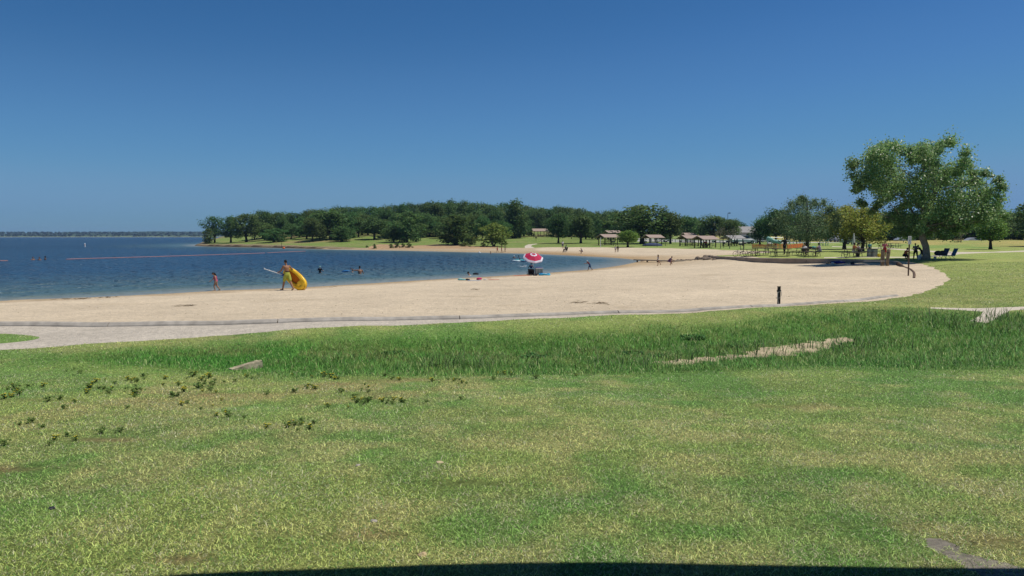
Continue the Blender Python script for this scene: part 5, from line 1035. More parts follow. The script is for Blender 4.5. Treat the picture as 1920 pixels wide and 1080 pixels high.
# --- toys and floats on the cove
def float_ring(px, py, r_, col, label, name='swim_ring', body=None):
    p = GW(px, py); e = empty(name, p, px, label, 'swim ring'); MB().tube([(r_ * math.cos(t), r_ * math.sin(t), .06) for t in np.linspace(0, 2 * math.pi, 19)[:-1]], r_ * .3, 8, closed=True).build('ring_tube', fmat('vinyl', col, .35), e, True); return e
float_ring(975, 490, .55, (.05, .40, .38), 'teal swim ring carrying swimmers in the cove'); float_ring(968, 490.3, .42, (.62, .70, .72), 'white swim ring left of the teal one'); float_ring(981, 490.2, .36, (.04, .09, .25), 'navy swim ring right of the teal one')
o = MB().ball((0, 0, .1), .2, 12, 8).build('beach_ball', M_white, None, True); o.location = GW(899, 475); tag(o, 'white beach ball floating near the far beach', 'ball')
M_foam = fmat('splash_foam', (.70, .74, .76), .5)
for px, py, lab in [(977, 501, 'low white splash in front of the umbrella'), (984, 500.6, 'higher white splash beside the first, nearer the person')]:
    p = GW(px, py); g = random.Random(px); mb = MB()
    for k in range(26): q = (g.gauss(0, .16), g.gauss(0, .1), abs(g.gauss(0, .09))); mb.ball(q, g.uniform(.012, .045), 6, 4)
    o = mb.build('water_splash', M_foam, None, True); o.location = p; tag(o, lab, 'splash', kind='stuff')
# --- bicycle by the first table
p = G(1386, 481.2); e = empty('bicycle', p, .1, 'small bicycle leaning by the first picnic table at the wall end', 'bicycle')
for x_ in (-.42, .42):
    w_ = MB().tube([(x_ + .28 * math.cos(t), 0, .3 + .28 * math.sin(t)) for t in np.linspace(0, 2 * math.pi, 19)[:-1]], .022, 6, closed=True).build('wheel', M_tyre, e)
    MB().tube([(x_ + .24, 0, .3), (x_ - .24, 0, .3)], .004, 3).build('spoke', M_steel, w_); MB().tube([(x_, 0, .54), (x_, 0, .06)], .004, 3).build('spoke', M_steel, w_)
MB().tube([(-.42, 0, .3), (-.1, 0, .3), (-.18, 0, .68), (-.42, 0, .3), (-.16, 0, .62), (.3, 0, .66), (-.1, 0, .3)], .016, 6).build('frame', M_steel, e); MB().tube([(.42, 0, .3), (.28, 0, .78)], .014, 6).build('fork', M_steel, e); MB().box((-.2, 0, .72), (.22, .1, .05), bev=.015).build('saddle', M_black, e); MB().tube([(.26, -.22, .84), (.3, 0, .8), (.26, .22, .84)], .013, 6).build('handlebar', M_black, e)
# --- blue chairs by the big tree
def lawn_chair(pos, rz, m, label, rec=40):
    e = empty('lounge_chair', pos, rz, label, 'chair'); B_ = Matrix.Rotation(R(-rec + 20), 4, 'Y')
    MB().box((-.1, 0, .34), (.95, .56, .04)).build('seat', m, e); MB().box((.55, 0, .62), (.05, .56, .72), M=Matrix.Rotation(R(24), 4, 'Y')).build('backrest', m, e)
    for s_ in (-1, 1): MB().tube([(-.5, s_ * .28, .02), (-.3, s_ * .28, .33), (.42, s_ * .28, .33), (.72, s_ * .28, .98)], .018, 6).build('side_frame', M_steel, e); MB().tube([(.1, s_ * .28, .34), (.5, s_ * .28, .0)], .016, 6).build('leg', M_steel, e); MB().box((.15, s_ * .3, .56), (.5, .05, .03)).build('armrest', m, e)
M_blue = fmat('blue_canvas', (.03, .16, .36)); lawn_chair(G(1778, 486), .05, M_blue, 'upright blue canvas chair at the end by the footpath'); lawn_chair(G(1763, 486.3), .25, fmat('dark_blue_canvas', (.02, .06, .2)), 'low dark blue lounge chair heaped with things between tree and blue chair')
lump('towel_heap', G(1762, 486.3) + Vector((0, 0, .38)), (.9, .4, .45), M_cl[2], 'black bag and towels heaped on the low blue lounge chair', 'bag', 4, 5)
o = MB().box((0, 0, .25), (.7, .4, .035), bev=.01).box((-.25, 0, .12), (.04, .35, .24)).box((.25, 0, .12), (.04, .35, .24)).build('low_table', M_white); o.location = G(1748, 486.4); tag(o, 'small low white table between the tree trunk and the lounge chair', 'table')
# --- shelter over the camera whose eave throws the shadow on the near grass
e = empty('open_shelter', (0, 0, 1.5), 0, 'timber picnic shelter just outside the photo whose eave shades the nearest grass', 'shelter')
ez = 3.3; sxy = sdir / sdir.z * ez
eave = [(-1.55 + sxy.x, 3.93 + sxy.y), (-.45 + sxy.x, 4.055 + sxy.y), (.6 + sxy.x, 4.10 + sxy.y), (2.0 + sxy.x, 4.06 + sxy.y), (9, 4.0 + sxy.y), (9, -5), (-4.5, -5), (-4.5, 3.0 + sxy.y), (-3 + sxy.x, 3.62 + sxy.y)]
n_ = len(eave); MB().add([(x, y, ez) for x, y in eave] + [(x, y, ez + .14) for x, y in eave], [tuple(range(n_)), tuple(range(2 * n_ - 1, n_ - 1, -1))] + [(k, n_ + k, n_ + (k + 1) % n_, (k + 1) % n_) for k in range(n_)]).build('roof', M_under, e)
for x_, y_ in ((-4.2, 1.0), (8.5, 1.0), (-4.2, -4.5), (8.5, -4.5), (2, -4.5)): MB().box((x_, y_, ez / 2 - .1), (.16, .16, ez + .2)).build('post', M_under, e)
# --- stones and litter on the near grass
for px, py, r_, m, lab in [(792, 1042, .022, fmat('tan_leaf', (.5, .38, .22)), 'small tan stone in the grass close to the shadow edge'), (672, 876, .02, M_conc, 'pale grey pebble half hidden in the grass'), (700, 981, .02, M_conc, 'tiny light pebble in the dry patch of near grass'), (825, 873, .026, fmat('straw_tuft', (.52, .42, .26)), 'pale straw-coloured stone above the brown patch'), (97, 951, .02, M_black, 'dark lump lying in the near grass'), (938, 752, .022, M_conc, 'pale scrap lying in the mid lawn')]: rock(G(px, py), r_, lab, None, 'stone', m, .6, px)
# ================================================================== PEOPLE
M_skin = mat('skin', (.42, .24, .16), .6, .08, 4, .25); M_skin_tan = mat('tanned_skin', (.30, .155, .09), .6, .08, 4, .25); M_skin_dark = mat('brown_skin', (.15, .08, .05), .6, .08, 4, .25)
M_hair = mat('dark_hair', (.02, .014, .01), .7, .2, 30, .2); M_hairb = mat('fair_hair', (.30, .19, .08), .7, .2, 30, .2); M_eye = mat('eyes', (.015, .012, .01), .3)
def joints(h, lean=0, head=0, legs=((0, 0), (0, 0)), arms=((0, 10, 10), (0, 10, 10)), spread=0, side=0):
    """facing +x; legs (hip forward, knee) and arms (forward, out, elbow) in degrees for left (+y) and right (-y)"""
    J = {}; V = Vector
    def d(a): return V((math.sin(R(a)), 0, -math.cos(R(a))))
    for n_, s, (hip, kn) in (('L', 1, legs[0]), ('R', -1, legs[1])):
        o = V((0, s * .055 * h, 0)); k = o + d(hip) * .245 * h + V((0, s * math.sin(R(spread)) * .12 * h, 0)); an = k + d(hip - kn) * .235 * h + V((0, s * math.sin(R(spread)) * .05 * h, 0))
        ft = V((math.cos(R((hip - kn) * .5)), 0, math.sin(R((hip - kn) * .5)) if hip - kn < -20 else 0)).normalized()
        J['hip' + n_] = o; J['knee' + n_] = k; J['ank' + n_] = an; J['toe' + n_] = an + ft * .11 * h + V((0, s * .015 * h, -.028 * h))
    up = V((math.sin(R(lean)), R(side) * .5, math.cos(R(lean)))).normalized(); J['pel'] = V((0, 0, .01 * h)); J['waist'] = J['pel'] + up * .10 * h; J['chest'] = J['pel'] + up * .22 * h; J['neck'] = J['pel'] + up * .315 * h
    hu = V((math.sin(R(lean + head)), 0, math.cos(R(lean + head)))); J['head'] = J['neck'] + hu * .105 * h; J['hu'] = hu
    for n_, s, (fw, ab, el) in (('L', 1, arms[0]), ('R', -1, arms[1])):
        sh_ = J['neck'] - up * .035 * h + V((0, s * .105 * h, 0)); J['sh' + n_] = sh_
        a = V((math.sin(R(fw)) * math.cos(R(ab)), s * math.sin(R(ab)), -math.cos(R(fw)) * math.cos(R(ab)))); J['el' + n_] = sh_ + a * .17 * h
        b = V((math.sin(R(fw + el)) * math.cos(R(ab * .5)), s * math.sin(R(ab * .5)), -math.cos(R(fw + el)) * math.cos(R(ab * .5)))); J['wr' + n_] = J['el' + n_] + b * .145 * h; J['hd' + n_] = b
    return J
def remesh(o, vox, sm=2):
    m = o.modifiers.new('remesh', 'REMESH'); m.mode = 'VOXEL'; m.voxel_size = vox; m2 = o.modifiers.new('smooth', 'SMOOTH'); m2.iterations = sm; m2.factor = .5
    dg = bpy.context.evaluated_depsgraph_get(); me = bpy.data.meshes.new_from_object(o.evaluated_get(dg)); old = o.data; o.modifiers.clear(); o.data = me; bpy.data.meshes.remove(old)
    me.polygons.foreach_set('use_smooth', [True] * len(me.polygons)); return o
def cap(mb, pts_, rs): 
    mb.tube(pts_, rs, 10)
    for p, r_ in ((pts_[0], rs[0]), (pts_[-1], rs[-1])): mb.ball(p, r_ * .98, 10, 7)
def person(pos, rz, h, label, skin=None, hair=M_hair, near=False, top=None, bottom=None, suit=None, hat=None, long_hair=False, dz=0.0, shoes=None, group=None, legs_only_above=None, bottom_len=.75, grip=0, sleeve=.6, **pose):
    e = empty('person', (0, 0, 0), rz, label, 'person', group); J = joints(h, **pose); skin = skin or M_skin
    low = min(min(J['ank' + s].z - .045 * h, J['toe' + s].z - .018 * h, J['knee' + s].z - .03 * h) for s in 'LR'); low = min(low, -.075 * h) if pose.get('legs', ((0, 0), (0, 0)))[0][0] > 60 else low
    off = Vector((0, 0, -low)); J = {k: (v + off if k not in ('hu', 'hdL', 'hdR') else v) for k, v in J.items()}
    mb = MB(); up = (J['neck'] - J['pel']).normalized(); X_ = Vector((1, 0, 0))
    # torso: stacked ellipses
    def ell(c, a, b, n=14, d=up):
        sx_ = Vector((0, 1, 0)); fx_ = sx_.cross(d).normalized(); return [c + fx_ * (math.cos(2 * math.pi * k / n) * a) + sx_ * (math.sin(2 * math.pi * k / n) * b) for k in range(n)]
    st = [(J['pel'] - up * .05 * h, .05, .065), (J['pel'], .066, .09), (J['waist'], .055, .075), (J['waist'].lerp(J['chest'], .6), .062, .088), (J['chest'], .068, .10), (J['neck'] - up * .05 * h, .058, .105), (J['neck'] - up * .015 * h, .035, .06)]
    vs_ = []; [vs_.extend(ell(c, a * h, b * h)) for c, a, b in st]; n = 14
    mb.add(vs_, [(i * n + k, i * n + (k + 1) % n, (i + 1) * n + (k + 1) % n, (i + 1) * n + k) for i in range(len(st) - 1) for k in range(n)] + [tuple(range(n))[::-1], tuple((len(st) - 1) * n + k for k in range(n))])
    mb.tube([J['neck'] - up * .04 * h, J['neck'] + J['hu'] * .05 * h], [.034 * h, .03 * h], 10)
    # head with nose, chin, ears
    hc = J['head']; hu = J['hu']; fw = Vector((0, 1, 0)).cross(hu).normalized(); HM = Matrix(((fw.x, 0, hu.x, 0), (fw.y, 1, hu.y, 0), (fw.z, 0, hu.z, 0), (0, 0, 0, 1)))
    mb.ball(hc + hu * .006 * h, (.052 * h, .041 * h, .058 * h), 14, 10, HM); mb.ball(hc - hu * .034 * h + fw * .018 * h, (.032 * h, .029 * h, .03 * h), 10, 8, HM)
    mb.tube([hc + fw * .045 * h + hu * .012 * h, hc + fw * .064 * h - hu * .012 * h], [.006 * h, .011 * h], 6)
    for s in (-1, 1): mb.ball(hc + Vector((0, s * .042 * h, 0)), (.012 * h, .006 * h, .016 * h), 6, 5, HM)
    for s in 'LR':
        sg = 1 if s == 'L' else -1
        cap(mb, [J['pel'].lerp(J['hip' + s], .9), J['hip' + s].lerp(J['knee' + s], .3), J['knee' + s]], [.056 * h, .052 * h, .034 * h]); k_, a_ = J['knee' + s], J['ank' + s]
        cap(mb, [k_, k_.lerp(a_, .35), a_], [.034 * h, .034 * h, .021 * h]); cap(mb, [a_ - Vector((.012 * h, 0, .02 * h)), a_.lerp(J['toe' + s], .6), J['toe' + s]], [.022 * h, .022 * h, .014 * h])
        cap(mb, [J['sh' + s], J['sh' + s].lerp(J['el' + s], .4), J['el' + s]], [.034 * h, .029 * h, .022 * h]); cap(mb, [J['el' + s], J['el' + s].lerp(J['wr' + s], .35), J['wr' + s]], [.023 * h, .023 * h, .015 * h])
        d_ = J['hd' + s].normalized(); w_ = J['wr' + s]; sd = Vector((0, 1, 0)) if abs(d_.y) < .8 else X_; th = d_.cross(sd).normalized(); pl = w_ + d_ * .03 * h; mb.ball(pl, (.024 * h, .012 * h, .028 * h), 8, 6, Matrix((( th.x, sd.x, d_.x, 0), (th.y, sd.y, d_.y, 0), (th.z, sd.z, d_.z, 0), (0, 0, 0, 1))))
        fr = .0065 * h if near else .0085 * h
        for k in range(4):
            b0 = pl + d_ * .018 * h + th * (-.0165 + .011 * k) * h; L_ = (.036, .043, .040, .031)[k] * h; cu = .5 + grip
            q1 = b0 + (d_ * math.cos(cu * .4) - sd * sg * math.sin(cu * .4)) * L_ * .5; q2 = q1 + (d_ * math.cos(cu * 1.6) - sd * sg * math.sin(cu * 1.6)) * L_ * .5; mb.tube([b0, q1, q2], [fr, fr * .9, fr * .7], 6)
        t0 = w_ + d_ * .018 * h + th * .016 * h; mb.tube([t0, t0 + (d_ * .6 + th * .8) * .024 * h, t0 + (d_ * .85 + th * .6 - sd * sg * grip * .4) * .046 * h], [fr * 1.15, fr, fr * .8], 6)
    remesh(mb.build('body', skin, e), .0085 * (h / 1.7) if near else .014 * (h / 1.7), 2)
    # hair
    hb = MB(); hb.ball(hc + hu * .016 * h - fw * .010 * h, (.055 * h, .0465 * h, .056 * h), 14, 10, HM)
    if long_hair: hb.tube([hc - fw * .03 * h, hc - fw * .055 * h - hu * .05 * h, J['neck'] - fw * .045 * h - up * .03 * h, J['neck'] - fw * .05 * h - up * .10 * h], [.045 * h, .042 * h, .034 * h, .012 * h], 10)
    if not hat: hb.build('hair', hair, e, True)
    else:
        hb.build('hat', hat, e, True); MB().ball(hc + hu * .022 * h + fw * .035 * h, (.062 * h, .05 * h, .008 * h), 12, 6, HM).build('brim', hat, e, True)
    if near:
        for s in (-1, 1): MB().ball(hc + fw * .0475 * h + Vector((0, s * .016 * h, 0)) + hu * .008 * h, .006 * h, 8, 6, HM).build('eye', M_eye, e, True)
        MB().ball(hc + fw * .048 * h - hu * .03 * h, (.006 * h, .014 * h, .004 * h), 8, 5, HM).build('mouth', fmat('lips', (.3, .1, .08)), e, True)
    gap = .008 * h if h > 1.3 else .01 * h
    def torso_cloth(name, m, i0, i1, sleeves=0, straps=False):
        c = MB(); vs_ = []; ss = st[i0:i1]; [vs_.extend(ell(cc, a * h + gap, b * h + gap)) for cc, a, b in ss]; 
        c.add(vs_, [(i * n + k, i * n + (k + 1) % n, (i + 1) * n + (k + 1) % n, (i + 1) * n + k) for i in range(len(ss) - 1) for k in range(n)] + [tuple(range(n))[::-1], tuple((len(ss) - 1) * n + k for k in range(n))])
        if sleeves:
            for s in 'LR': cap(c, [J['sh' + s], J['sh' + s].lerp(J['el' + s], sleeves)], [.042 * h, .036 * h]); 
            if sleeves > .9:
                for s in 'LR': cap(c, [J['el' + s], J['wr' + s]], [.032 * h, .026 * h])
        remesh(c.build(name, m, e), .016 * (h / 1.7), 2)
    if top: torso_cloth('shirt', top, 0 if not bottom else 1, 7, sleeve)
    if suit: torso_cloth('swimsuit', suit, 0, 6)
    if bottom:
        c = MB(); ss = [(J['pel'] - up * .045 * h, .06, .07), (J['pel'], .07, .094), (J['waist'] - up * .02 * h, .062, .082)]; vs_ = []; [vs_.extend(ell(cc, a * h + gap, b * h + gap)) for cc, a, b in ss]
        c.add(vs_, [(i * n + k, i * n + (k + 1) % n, (i + 1) * n + (k + 1) % n, (i + 1) * n + k) for i in range(2) for k in range(n)] + [tuple(range(n))[::-1], tuple(2 * n + k for k in range(n))])
        for s in 'LR':
            t = J['hip' + s].lerp(J['knee' + s], min(1, bottom_len)); cap(c, [J['pel'].lerp(J['hip' + s], .9), J['hip' + s].lerp(J['knee' + s], .3), t], [.066 * h, .064 * h, (.058 if bottom_len < 1 else .046) * h])
            if bottom_len > 1: cap(c, [J['knee' + s], J['knee' + s].lerp(J['ank' + s], bottom_len - 1)], [.046 * h, .038 * h])
        remesh(c.build('shorts' if bottom_len < 1 else 'trousers', bottom, e), .016 * (h / 1.7), 2)
    if shoes:
        for s in 'LR': MB().ball(J['ank' + s].lerp(J['toe' + s], .45) - Vector((0, 0, .012 * h)), (.07 * h, .03 * h, .028 * h), 10, 7).build('shoe', shoes, e, True)
    e.location = Vector(pos) + Vector((0, 0, dz)); return e, J
LEFT = math.pi
# man carrying the inflatable, three-quarter back view, walking away to the left
pm = G(539, 544.5); M_ys = fmat('yellow_green_shorts', (.36, .38, .06)); M_bk = fmat('black_waistband', (.015, .015, .02))
em, Jm = person(pm, LEFT + R(-38), 1.78, 'shirtless man in yellow-green shorts carrying a yellow inflatable and a paddle along the shore', M_skin_tan, near=True, bottom=M_ys, legs=((24, 6), (-22, 14)), arms=((28, 14, 40), (-8, 46, 38)), lean=7, head=14, grip=.9, bottom_len=.72)
MB().tube([Jm['waist'] - Vector((0, 0, .035)), Jm['waist'] + Vector((0, 0, .03))], .128, 16).build('waistband', M_bk, em)
def world_of(e, v): return e.matrix_basis @ Vector(v)
hl = world_of(em, Jm['wrL']) + Vector((0, 0, -.05)); hr = world_of(em, Jm['wrR'])
s = pm[1] / FPX
# paddle in his left hand
pa = hl + Vector((-.78, -.05, .26)); pb = hl + Vector((.28, .0, -.10)); e = empty('paddle', hl, 0, 'white paddle with a blue blade held in the man s hand', 'paddle'); tag(e, 'white-shafted paddle with a dark blue blade held by the man with the inflatable')
MB().tube([pa - hl, pb - hl], .018, 8).build('shaft', M_white, e); dq = (pb - pa).normalized(); MB().ball((pb - hl) + dq * .10, (.24, .02, .085), 14, 8, dq.to_track_quat('X', 'Z').to_matrix().to_4x4()).build('blade', fmat('navy_plastic', (.015, .04, .25), .4), e, True); MB().tube([pa - hl - Vector((0, 0, .06)), pa - hl + Vector((0, 0, .06))], .016, 6).build('grip', M_white, e)
MB().ball((pa - hl) + dq * .30, (.05, .03, .03), 8, 6).build('collar', M_white, e, True)
# inflatable boat held on its side: rim tube, floor, seat, printed lines
cpos = pm + Vector((.33, .32, .68)); e = empty('inflatable_boat', cpos, 0, 'big yellow inflatable with an orange floor held upright by the man in shorts', 'inflatable'); M_yl = fmat('yellow_vinyl', (.98, .60, .04), .3, .06); M_or = fmat('orange_vinyl', (.72, .20, .008), .35, .06)
Bq = Matrix.Rotation(R(-14), 4, 'Z') @ Matrix.Rotation(R(-8), 4, 'X') @ Matrix.Rotation(R(38), 4, 'Y'); LA, LB = .74, .31
def oval(t, a, b, y=0): return Bq @ Vector((a * math.copysign(abs(math.cos(t)) ** .85, math.cos(t)), y, b * math.copysign(abs(math.sin(t)) ** .85, math.sin(t))))
ts = np.linspace(0, 2 * math.pi, 41)[:-1]
MB().tube([oval(t, LA, LB) for t in ts], [.11 + .07 * max(0, math.cos(t)) for t in ts], 14, closed=True).build('rim_tube', M_yl, e, True)
MB().add([Bq @ Vector((0, .03, 0))] + [oval(t, LA * .9, LB * .85, .05) for t in ts], [(0, 1 + k, 1 + (k + 1) % 40) for k in range(40)]).build('floor', M_or, e)
MB().add([Bq @ Vector((0, .10, 0))] + [oval(t, LA * .95, LB * .9, .12) for t in ts], [(0, 1 + (k + 1) % 40, 1 + k) for k in range(40)]).build('underside', M_or, e)
M_line = fmat('brown_print', (.22, .07, .02))
for ph, y0 in ((.25, -.15), (.25, -.02)): MB().tube([oval(t, LA + .165 + .055 * max(0, math.cos(t)) - abs(y0) * .35, LB + .15 - abs(y0) * .3, y0) for t in np.linspace(-.4, 1.7, 18)], .008, 5).build('printed_line', M_line, e)
MB().ball(Bq @ Vector((.48, -.06, -.02)), (.16, .11, .24), 14, 10, Bq).build('pillow', M_yl, e, True)
MB().tube([oval(t, LA - .14, LB - .12, -.05) for t in np.linspace(0, 6.28, 30)[:-1]], .010, 5, closed=True).build('seam', M_line, e)
# child in the pink swimsuit
pc = G(405.5, 544.6); M_pinks = fmat('pink_swimsuit', (.50, .075, .16))
ec, _ = person(pc, LEFT + R(20), 1.1, 'small child in a pink swimsuit walking along the waterline by the open lake', M_skin, near=True, suit=M_pinks, long_hair=True, legs=((20, 30), (-8, 22)), arms=((-14, 12, 20), (20, 14, 25)), lean=10, head=22); ec.scale = (1.22, 1.22, 1)
Wt = fmat('white_shirt', (.70, .70, .68)); Bl = fmat('black_clothes', (.015, .015, .018)); Or = fmat('orange_shirt', (.52, .13, .04)); Gy = fmat('grey_shirt', (.13, .13, .16)); Bu = fmat('blue_shorts', (.025, .07, .16)); Pk = fmat('pink_shirt', (.55, .14, .22)); Mint = fmat('mint_hat', (.45, .72, .58)); Rd = fmat('red_swimwear', (.42, .04, .04)); Te = fmat('teal_shirt', (.08, .25, .32)); Nv = fmat('navy_swimwear', (.03, .03, .10)); Pu = fmat('lilac_shirt', (.38, .27, .42))
def swim(px, py, rz, h, sub, label, **k):
    """stands or floats in the lake with the water up to SUB metres above the feet"""
    p = GW(px, py); return person((p.x, p.y, -sub), rz, h, label, **k)
swim(600, 511.5, LEFT / 2, 1.15, .58, 'child with a mint-green cap and dark top standing waist-deep in the bay', top=Bl, hat=Mint, arms=((20, 25, 60), (20, 25, 60)))
swim(675, 513.2, R(-70) + LEFT, 1.75, 1.12, 'shirtless adult waist-deep with one arm raised beside a small child', skin=M_skin_tan, bottom=Nv, arms=((40, 85, 90), (10, 25, 30)), lean=12)
swim(660.5, 510.3, 0, 1.0, .78, 'small child up to the chest beside the shirtless adult', skin=M_skin_tan, arms=((60, 60, 10), (60, 60, 10)))
o = MB().tube([(-.55, 0, .03), (-.25, 0, .06), (0, 0, .07), (.2, 0, .05)], [.03, .07, .06, .02], 8).build('blue_float', fmat('blue_foam', (.03, .22, .55), .4), None, True); o.location = GW(652, 509.6); tag(o, 'blue foam float beside the small child in the bay', 'float')
for px, py, lab in ((62, 487.4, 'dark-haired swimmer farthest from the swim line in the far trio'), (74, 487.8, 'middle swimmer of the far trio'), (85, 487.2, 'tallest dark swimmer of the far trio nearest the swim line')):
    swim(px, py, px, 1.7, 1.30 if px < 80 else 1.22, lab, skin=M_skin_tan if px < 80 else M_skin_dark, arms=((20, 8, 20), (20, 8, 20)))
p = GW(886, 516.5); person((p.x, p.y, -1.28), R(180), 1.65, 'dark-haired swimmer leaning forward in the shallows left of the umbrella', skin=M_skin, suit=Wt, lean=30, arms=((60, 40, 30), (60, 40, 30)))
o = MB().ball((0, 0, .05), (.26, .12, .10), 12, 8).build('float_board', Bl, None, True); o.location = GW(892, 514.8); tag(o, 'black floating board just behind the leaning swimmer', 'float')
swim(996, 503.2, R(100), 1.35, .82, 'dark figure standing in the shallows directly under the umbrella rim', skin=M_skin_dark, suit=Nv, arms=((10, 30, 50), (10, 30, 50)))
swim(963.8, 484, 1, 1.5, 1.12, 'swimmer in a white cap left of the umbrella', skin=M_skin, hat=Wt, arms=((40, 40, 40), (40, 40, 40)))
swim(972.5, 482.5, 1, 1.5, 1.22, 'dark-haired swimmer right of the white-capped one', skin=M_skin_dark, arms=((40, 40, 40), (40, 40, 40)))
swim(974.5, 490.3, 1, 1.4, 1.02, 'swimmer sitting in the teal ring', skin=M_skin, top=Te, arms=((40, 60, 40), (40, 60, 40)))
swim(920, 476, 0, 1.5, 1.1, 'swimmer with reddish shoulders near the far beach', skin=M_skin_tan, arms=((40, 50, 30), (40, 50, 30)))
for px, py, hh, rz, lab, kw in [(932.5, 473.0, 1.25, LEFT, 'first of three children in red at the far waterline', dict(bottom=Rd, arms=((20, 50, 10), (10, 60, 10)), legs=((15, 10), (-15, 10)))), (940.5, 473.4, 1.25, LEFT, 'middle one of three children at the far waterline', dict(suit=Rd, legs=((10, 10), (-10, 10)))), (947, 472.3, 1.2, 0, 'last of three children in black at the far waterline', dict(suit=Bl, arms=((30, 30, 30), (30, 30, 30)), legs=((20, 30), (-15, 10))))]:
    person(G(px, py), rz, hh, lab, skin=M_skin_tan, **kw)
person(G(1055, 465.6), R(90), 1.55, 'person in a white shirt standing at the back of the far beach', top=Wt, bottom=Gy, legs=((8, 4), (-8, 6)))
def sit_chair(px, py, rz, label, m, hh=1.6):
    p = G(px, py); e = empty('beach_chair', p, rz, label[1], 'chair'); MB().box((0, 0, .3), (.5, .5, .05)).build('seat', m, e); MB().box((-.28, 0, .58), (.05, .5, .6), M=Matrix.Rotation(R(-15), 4, 'Y')).build('backrest', m, e)
    for s_ in (-1, 1): MB().tube([(-.25, s_ * .25, 0), (.2, s_ * .25, .32)], .02, 6).build('leg', M_steel, e); MB().tube([(.25, s_ * .25, 0), (-.2, s_ * .25, .32)], .02, 6).build('leg', M_steel, e)
    return person(p + Vector((0, 0, 0)), rz, hh, label[0], skin=M_skin_tan, top=Gy, bottom=Bl, legs=((78, 70), (78, 76)), arms=((35, 15, 45), (35, 15, 45)), lean=-8)
sit_chair(1060.5, 472.6, R(150), ('person sitting in a chair on the far beach below the one in white', 'dark chair on the far beach under the seated person'), Bl)
person(G(1092, 475.2), R(160), 1.35, 'person crouching alone near the water on the far beach', skin=M_skin_tan, suit=Nv, legs=((105, 130), (100, 130)), arms=((40, 10, 30), (50, 10, 30)), lean=25)
person(G(1158.5, 473), R(90), 1.2, 'thin dark standing figure, right one of the far beach pair', skin=M_skin_dark, suit=Bl)
person(G(1154, 473), R(80), 1.15, 'pale standing figure, left one of the far beach pair', skin=M_skin, suit=Wt)
person(GW(1106, 507.2) + Vector((0, 0, 0)), LEFT + R(10), 1.05, 'boy in a white cap and blue shorts bending over at the water edge', skin=M_skin_tan, hat=Wt, top=fmat('dark_red_shirt', (.16, .04, .05)), bottom=Bu, legs=((28, 12), (-22, 22)), arms=((55, 10, 30), (50, 10, 40)), lean=38, head=0, bottom_len=.85)
person(G(1234, 498.3), LEFT + R(15), 1.15, 'girl in a white top walking over the wet sand of the cove', skin=M_skin_tan, hair=M_hair, suit=Wt, long_hair=True, legs=((8, 2), (-34, 8)), arms=((10, 14, 40), (-10, 14, 30)), lean=4)
person(G(1253, 497.2), R(-20), 1.3, 'child in purple shorts crouching over the wet sand of the cove', skin=M_skin_tan, top=fmat('purple_shirt', (.10, .05, .13)), bottom=fmat('purple_shorts', (.16, .08, .14)), legs=((95, 95), (70, 85)), arms=((20, 20, 10), (60, 25, 5)), lean=48, head=-20, spread=25)
person(G(1470.5, 477.3), R(200), 1.85, 'large person dressed all in black standing by the bare picnic table', skin=M_skin_dark, top=Bl, bottom=Bl, bottom_len=1.8, sleeve=.95, arms=((10, 18, 30), (40, 30, 80)), legs=((5, 3), (-5, 3)))
# seated at the tables
def seat(px, py, rz, hh, label, zs=.45, **kw):
    kw.setdefault('legs', ((85, 85), (80, 80))); p = G(px, py); e_, J_ = person(p, rz, hh, label, **kw); e_.location.z += max(0, zs - J_['pel'].z + .05 * hh); return e_
seat(1538, 481.0, R(160), 1.7, 'person in a lilac shirt sitting at the end of the heaped table', skin=M_skin_dark, top=Pu, bottom=Gy, lean=14, arms=((50, 15, 50), (40, 15, 60)))
seat(1505, 477.5, R(20), 1.6, 'person in a tan top leaning behind the heaped table', skin=M_skin_tan, top=fmat('tan_shirt', (.42, .24, .12)), bottom=Bl, lean=20)
seat(1600, 481.6, R(5), 1.7, 'person in an orange shirt sitting at the table under the folded parasol', skin=M_skin_dark, top=fmat('bright_orange_shirt', (.75, .27, .10)), bottom=Wt, lean=6, arms=((50, 10, 40), (50, 10, 40)), bottom_len=.8)
seat(1613, 481.0, R(185), 1.6, 'person in a white shirt leaning over the table facing the orange shirt', skin=M_skin, top=Wt, bottom=Gy, lean=26)
person(G(1630, 479.0), R(90), 1.35, 'child in a blue top standing behind the grey bins', skin=M_skin_tan, hair=M_hairb, top=Te, bottom=Bl)
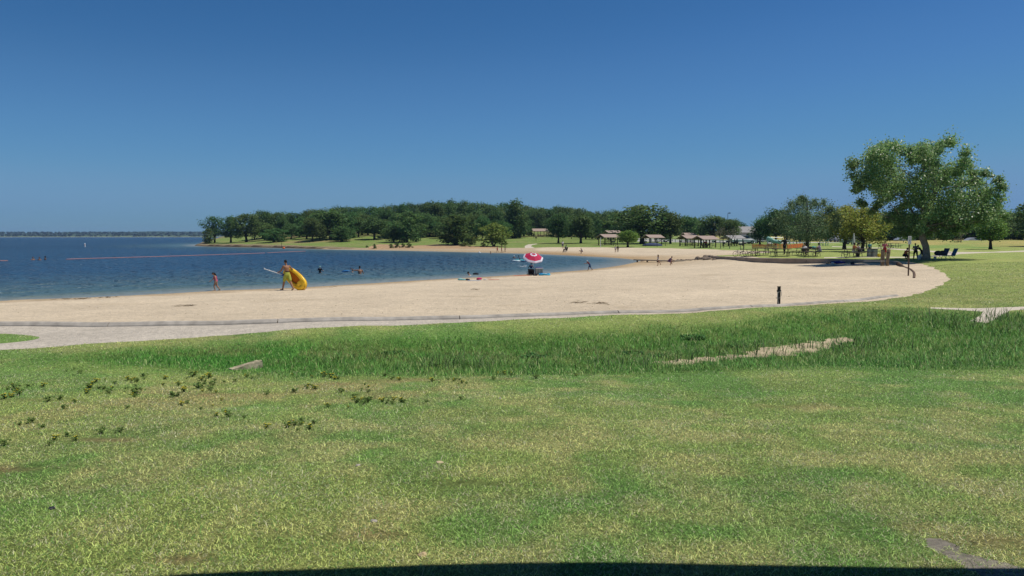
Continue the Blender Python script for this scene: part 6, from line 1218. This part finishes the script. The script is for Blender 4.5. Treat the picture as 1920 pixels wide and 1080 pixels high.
person(G(1658.5, 482.0), R(60), 1.5, 'child in a pink and red top standing behind the wooden posts', skin=M_skin_tan, top=Pk, bottom=Rd, arms=((20, 20, 60), (20, 20, 70)), legs=((4, 2), (-4, 2)))
person(G(1695, 487.4), R(15), 1.55, 'person in an orange-red shirt squatting in the shade beside the sign post', skin=M_skin_dark, top=Or, bottom=Bl, bottom_len=1.8, legs=((110, 135), (95, 125)), arms=((45, 10, 40), (55, 10, 30)), lean=32, head=-8)
person(G(1716.5, 486.2), R(80), 1.42, 'person in a grey shirt and dark cap standing bent in the tree shade', skin=M_skin_dark, top=Gy, bottom=Bl, bottom_len=1.8, hat=Bl, lean=16, arms=((20, 8, 60), (20, 8, 50)), legs=((12, 10), (-6, 10)), spread=12)
person(G(1728, 486.6), R(150), 1.35, 'person in black and white bending towards the one in grey', skin=M_skin_dark, top=Bl, bottom=Bl, bottom_len=1.7, lean=36, head=-10, arms=((50, 6, 30), (60, 6, 20)), legs=((14, 14), (-16, 16)), spread=10)
lump('white_bundle', G(1724, 487) + Vector((0, -.1, .0)), (.3, .25, .55), M_cl[0], 'white bundle standing between the two bending people', 'bundle', 3, 4)
for k, (px, py, rz, kw) in enumerate([(1323, 464.2, 1.5, dict(top=Rd, bottom=Bl)), (1331, 464.0, 3.0, dict(top=Wt, bottom=Bl)), (1314, 464.0, .3, dict(top=Te, bottom=Bl))]):
    seat(px, py, rz, 1.7, ['person in a red top sitting under the nearest shelter', 'person in a white top sitting at the edge of the nearest shelter', 'person in a teal top sitting at the dark end of the nearest shelter'][k], skin=M_skin_tan, lean=12, **kw)
# ------------------------------------------------------------------ the air over the lake
hb = MB(); hb.box((0, 1900, 20), (9600, 5800, 50)); M_h = bpy.data.materials.new('haze'); M_h.use_nodes = True
n = M_h.node_tree.nodes; n.remove(n['Principled BSDF']); pv = n.new('ShaderNodeVolumePrincipled'); pv.inputs['Color'].default_value = (.42, .64, 1, 1); pv.inputs['Density'].default_value = .00011; pv.inputs['Anisotropy'].default_value = .0
M_h.node_tree.links.new(pv.outputs[0], n['Material Output'].inputs['Volume'])
o = hb.build('haze', M_h); tag(o, 'thin bluish summer haze over the lake', 'haze', kind='stuff')
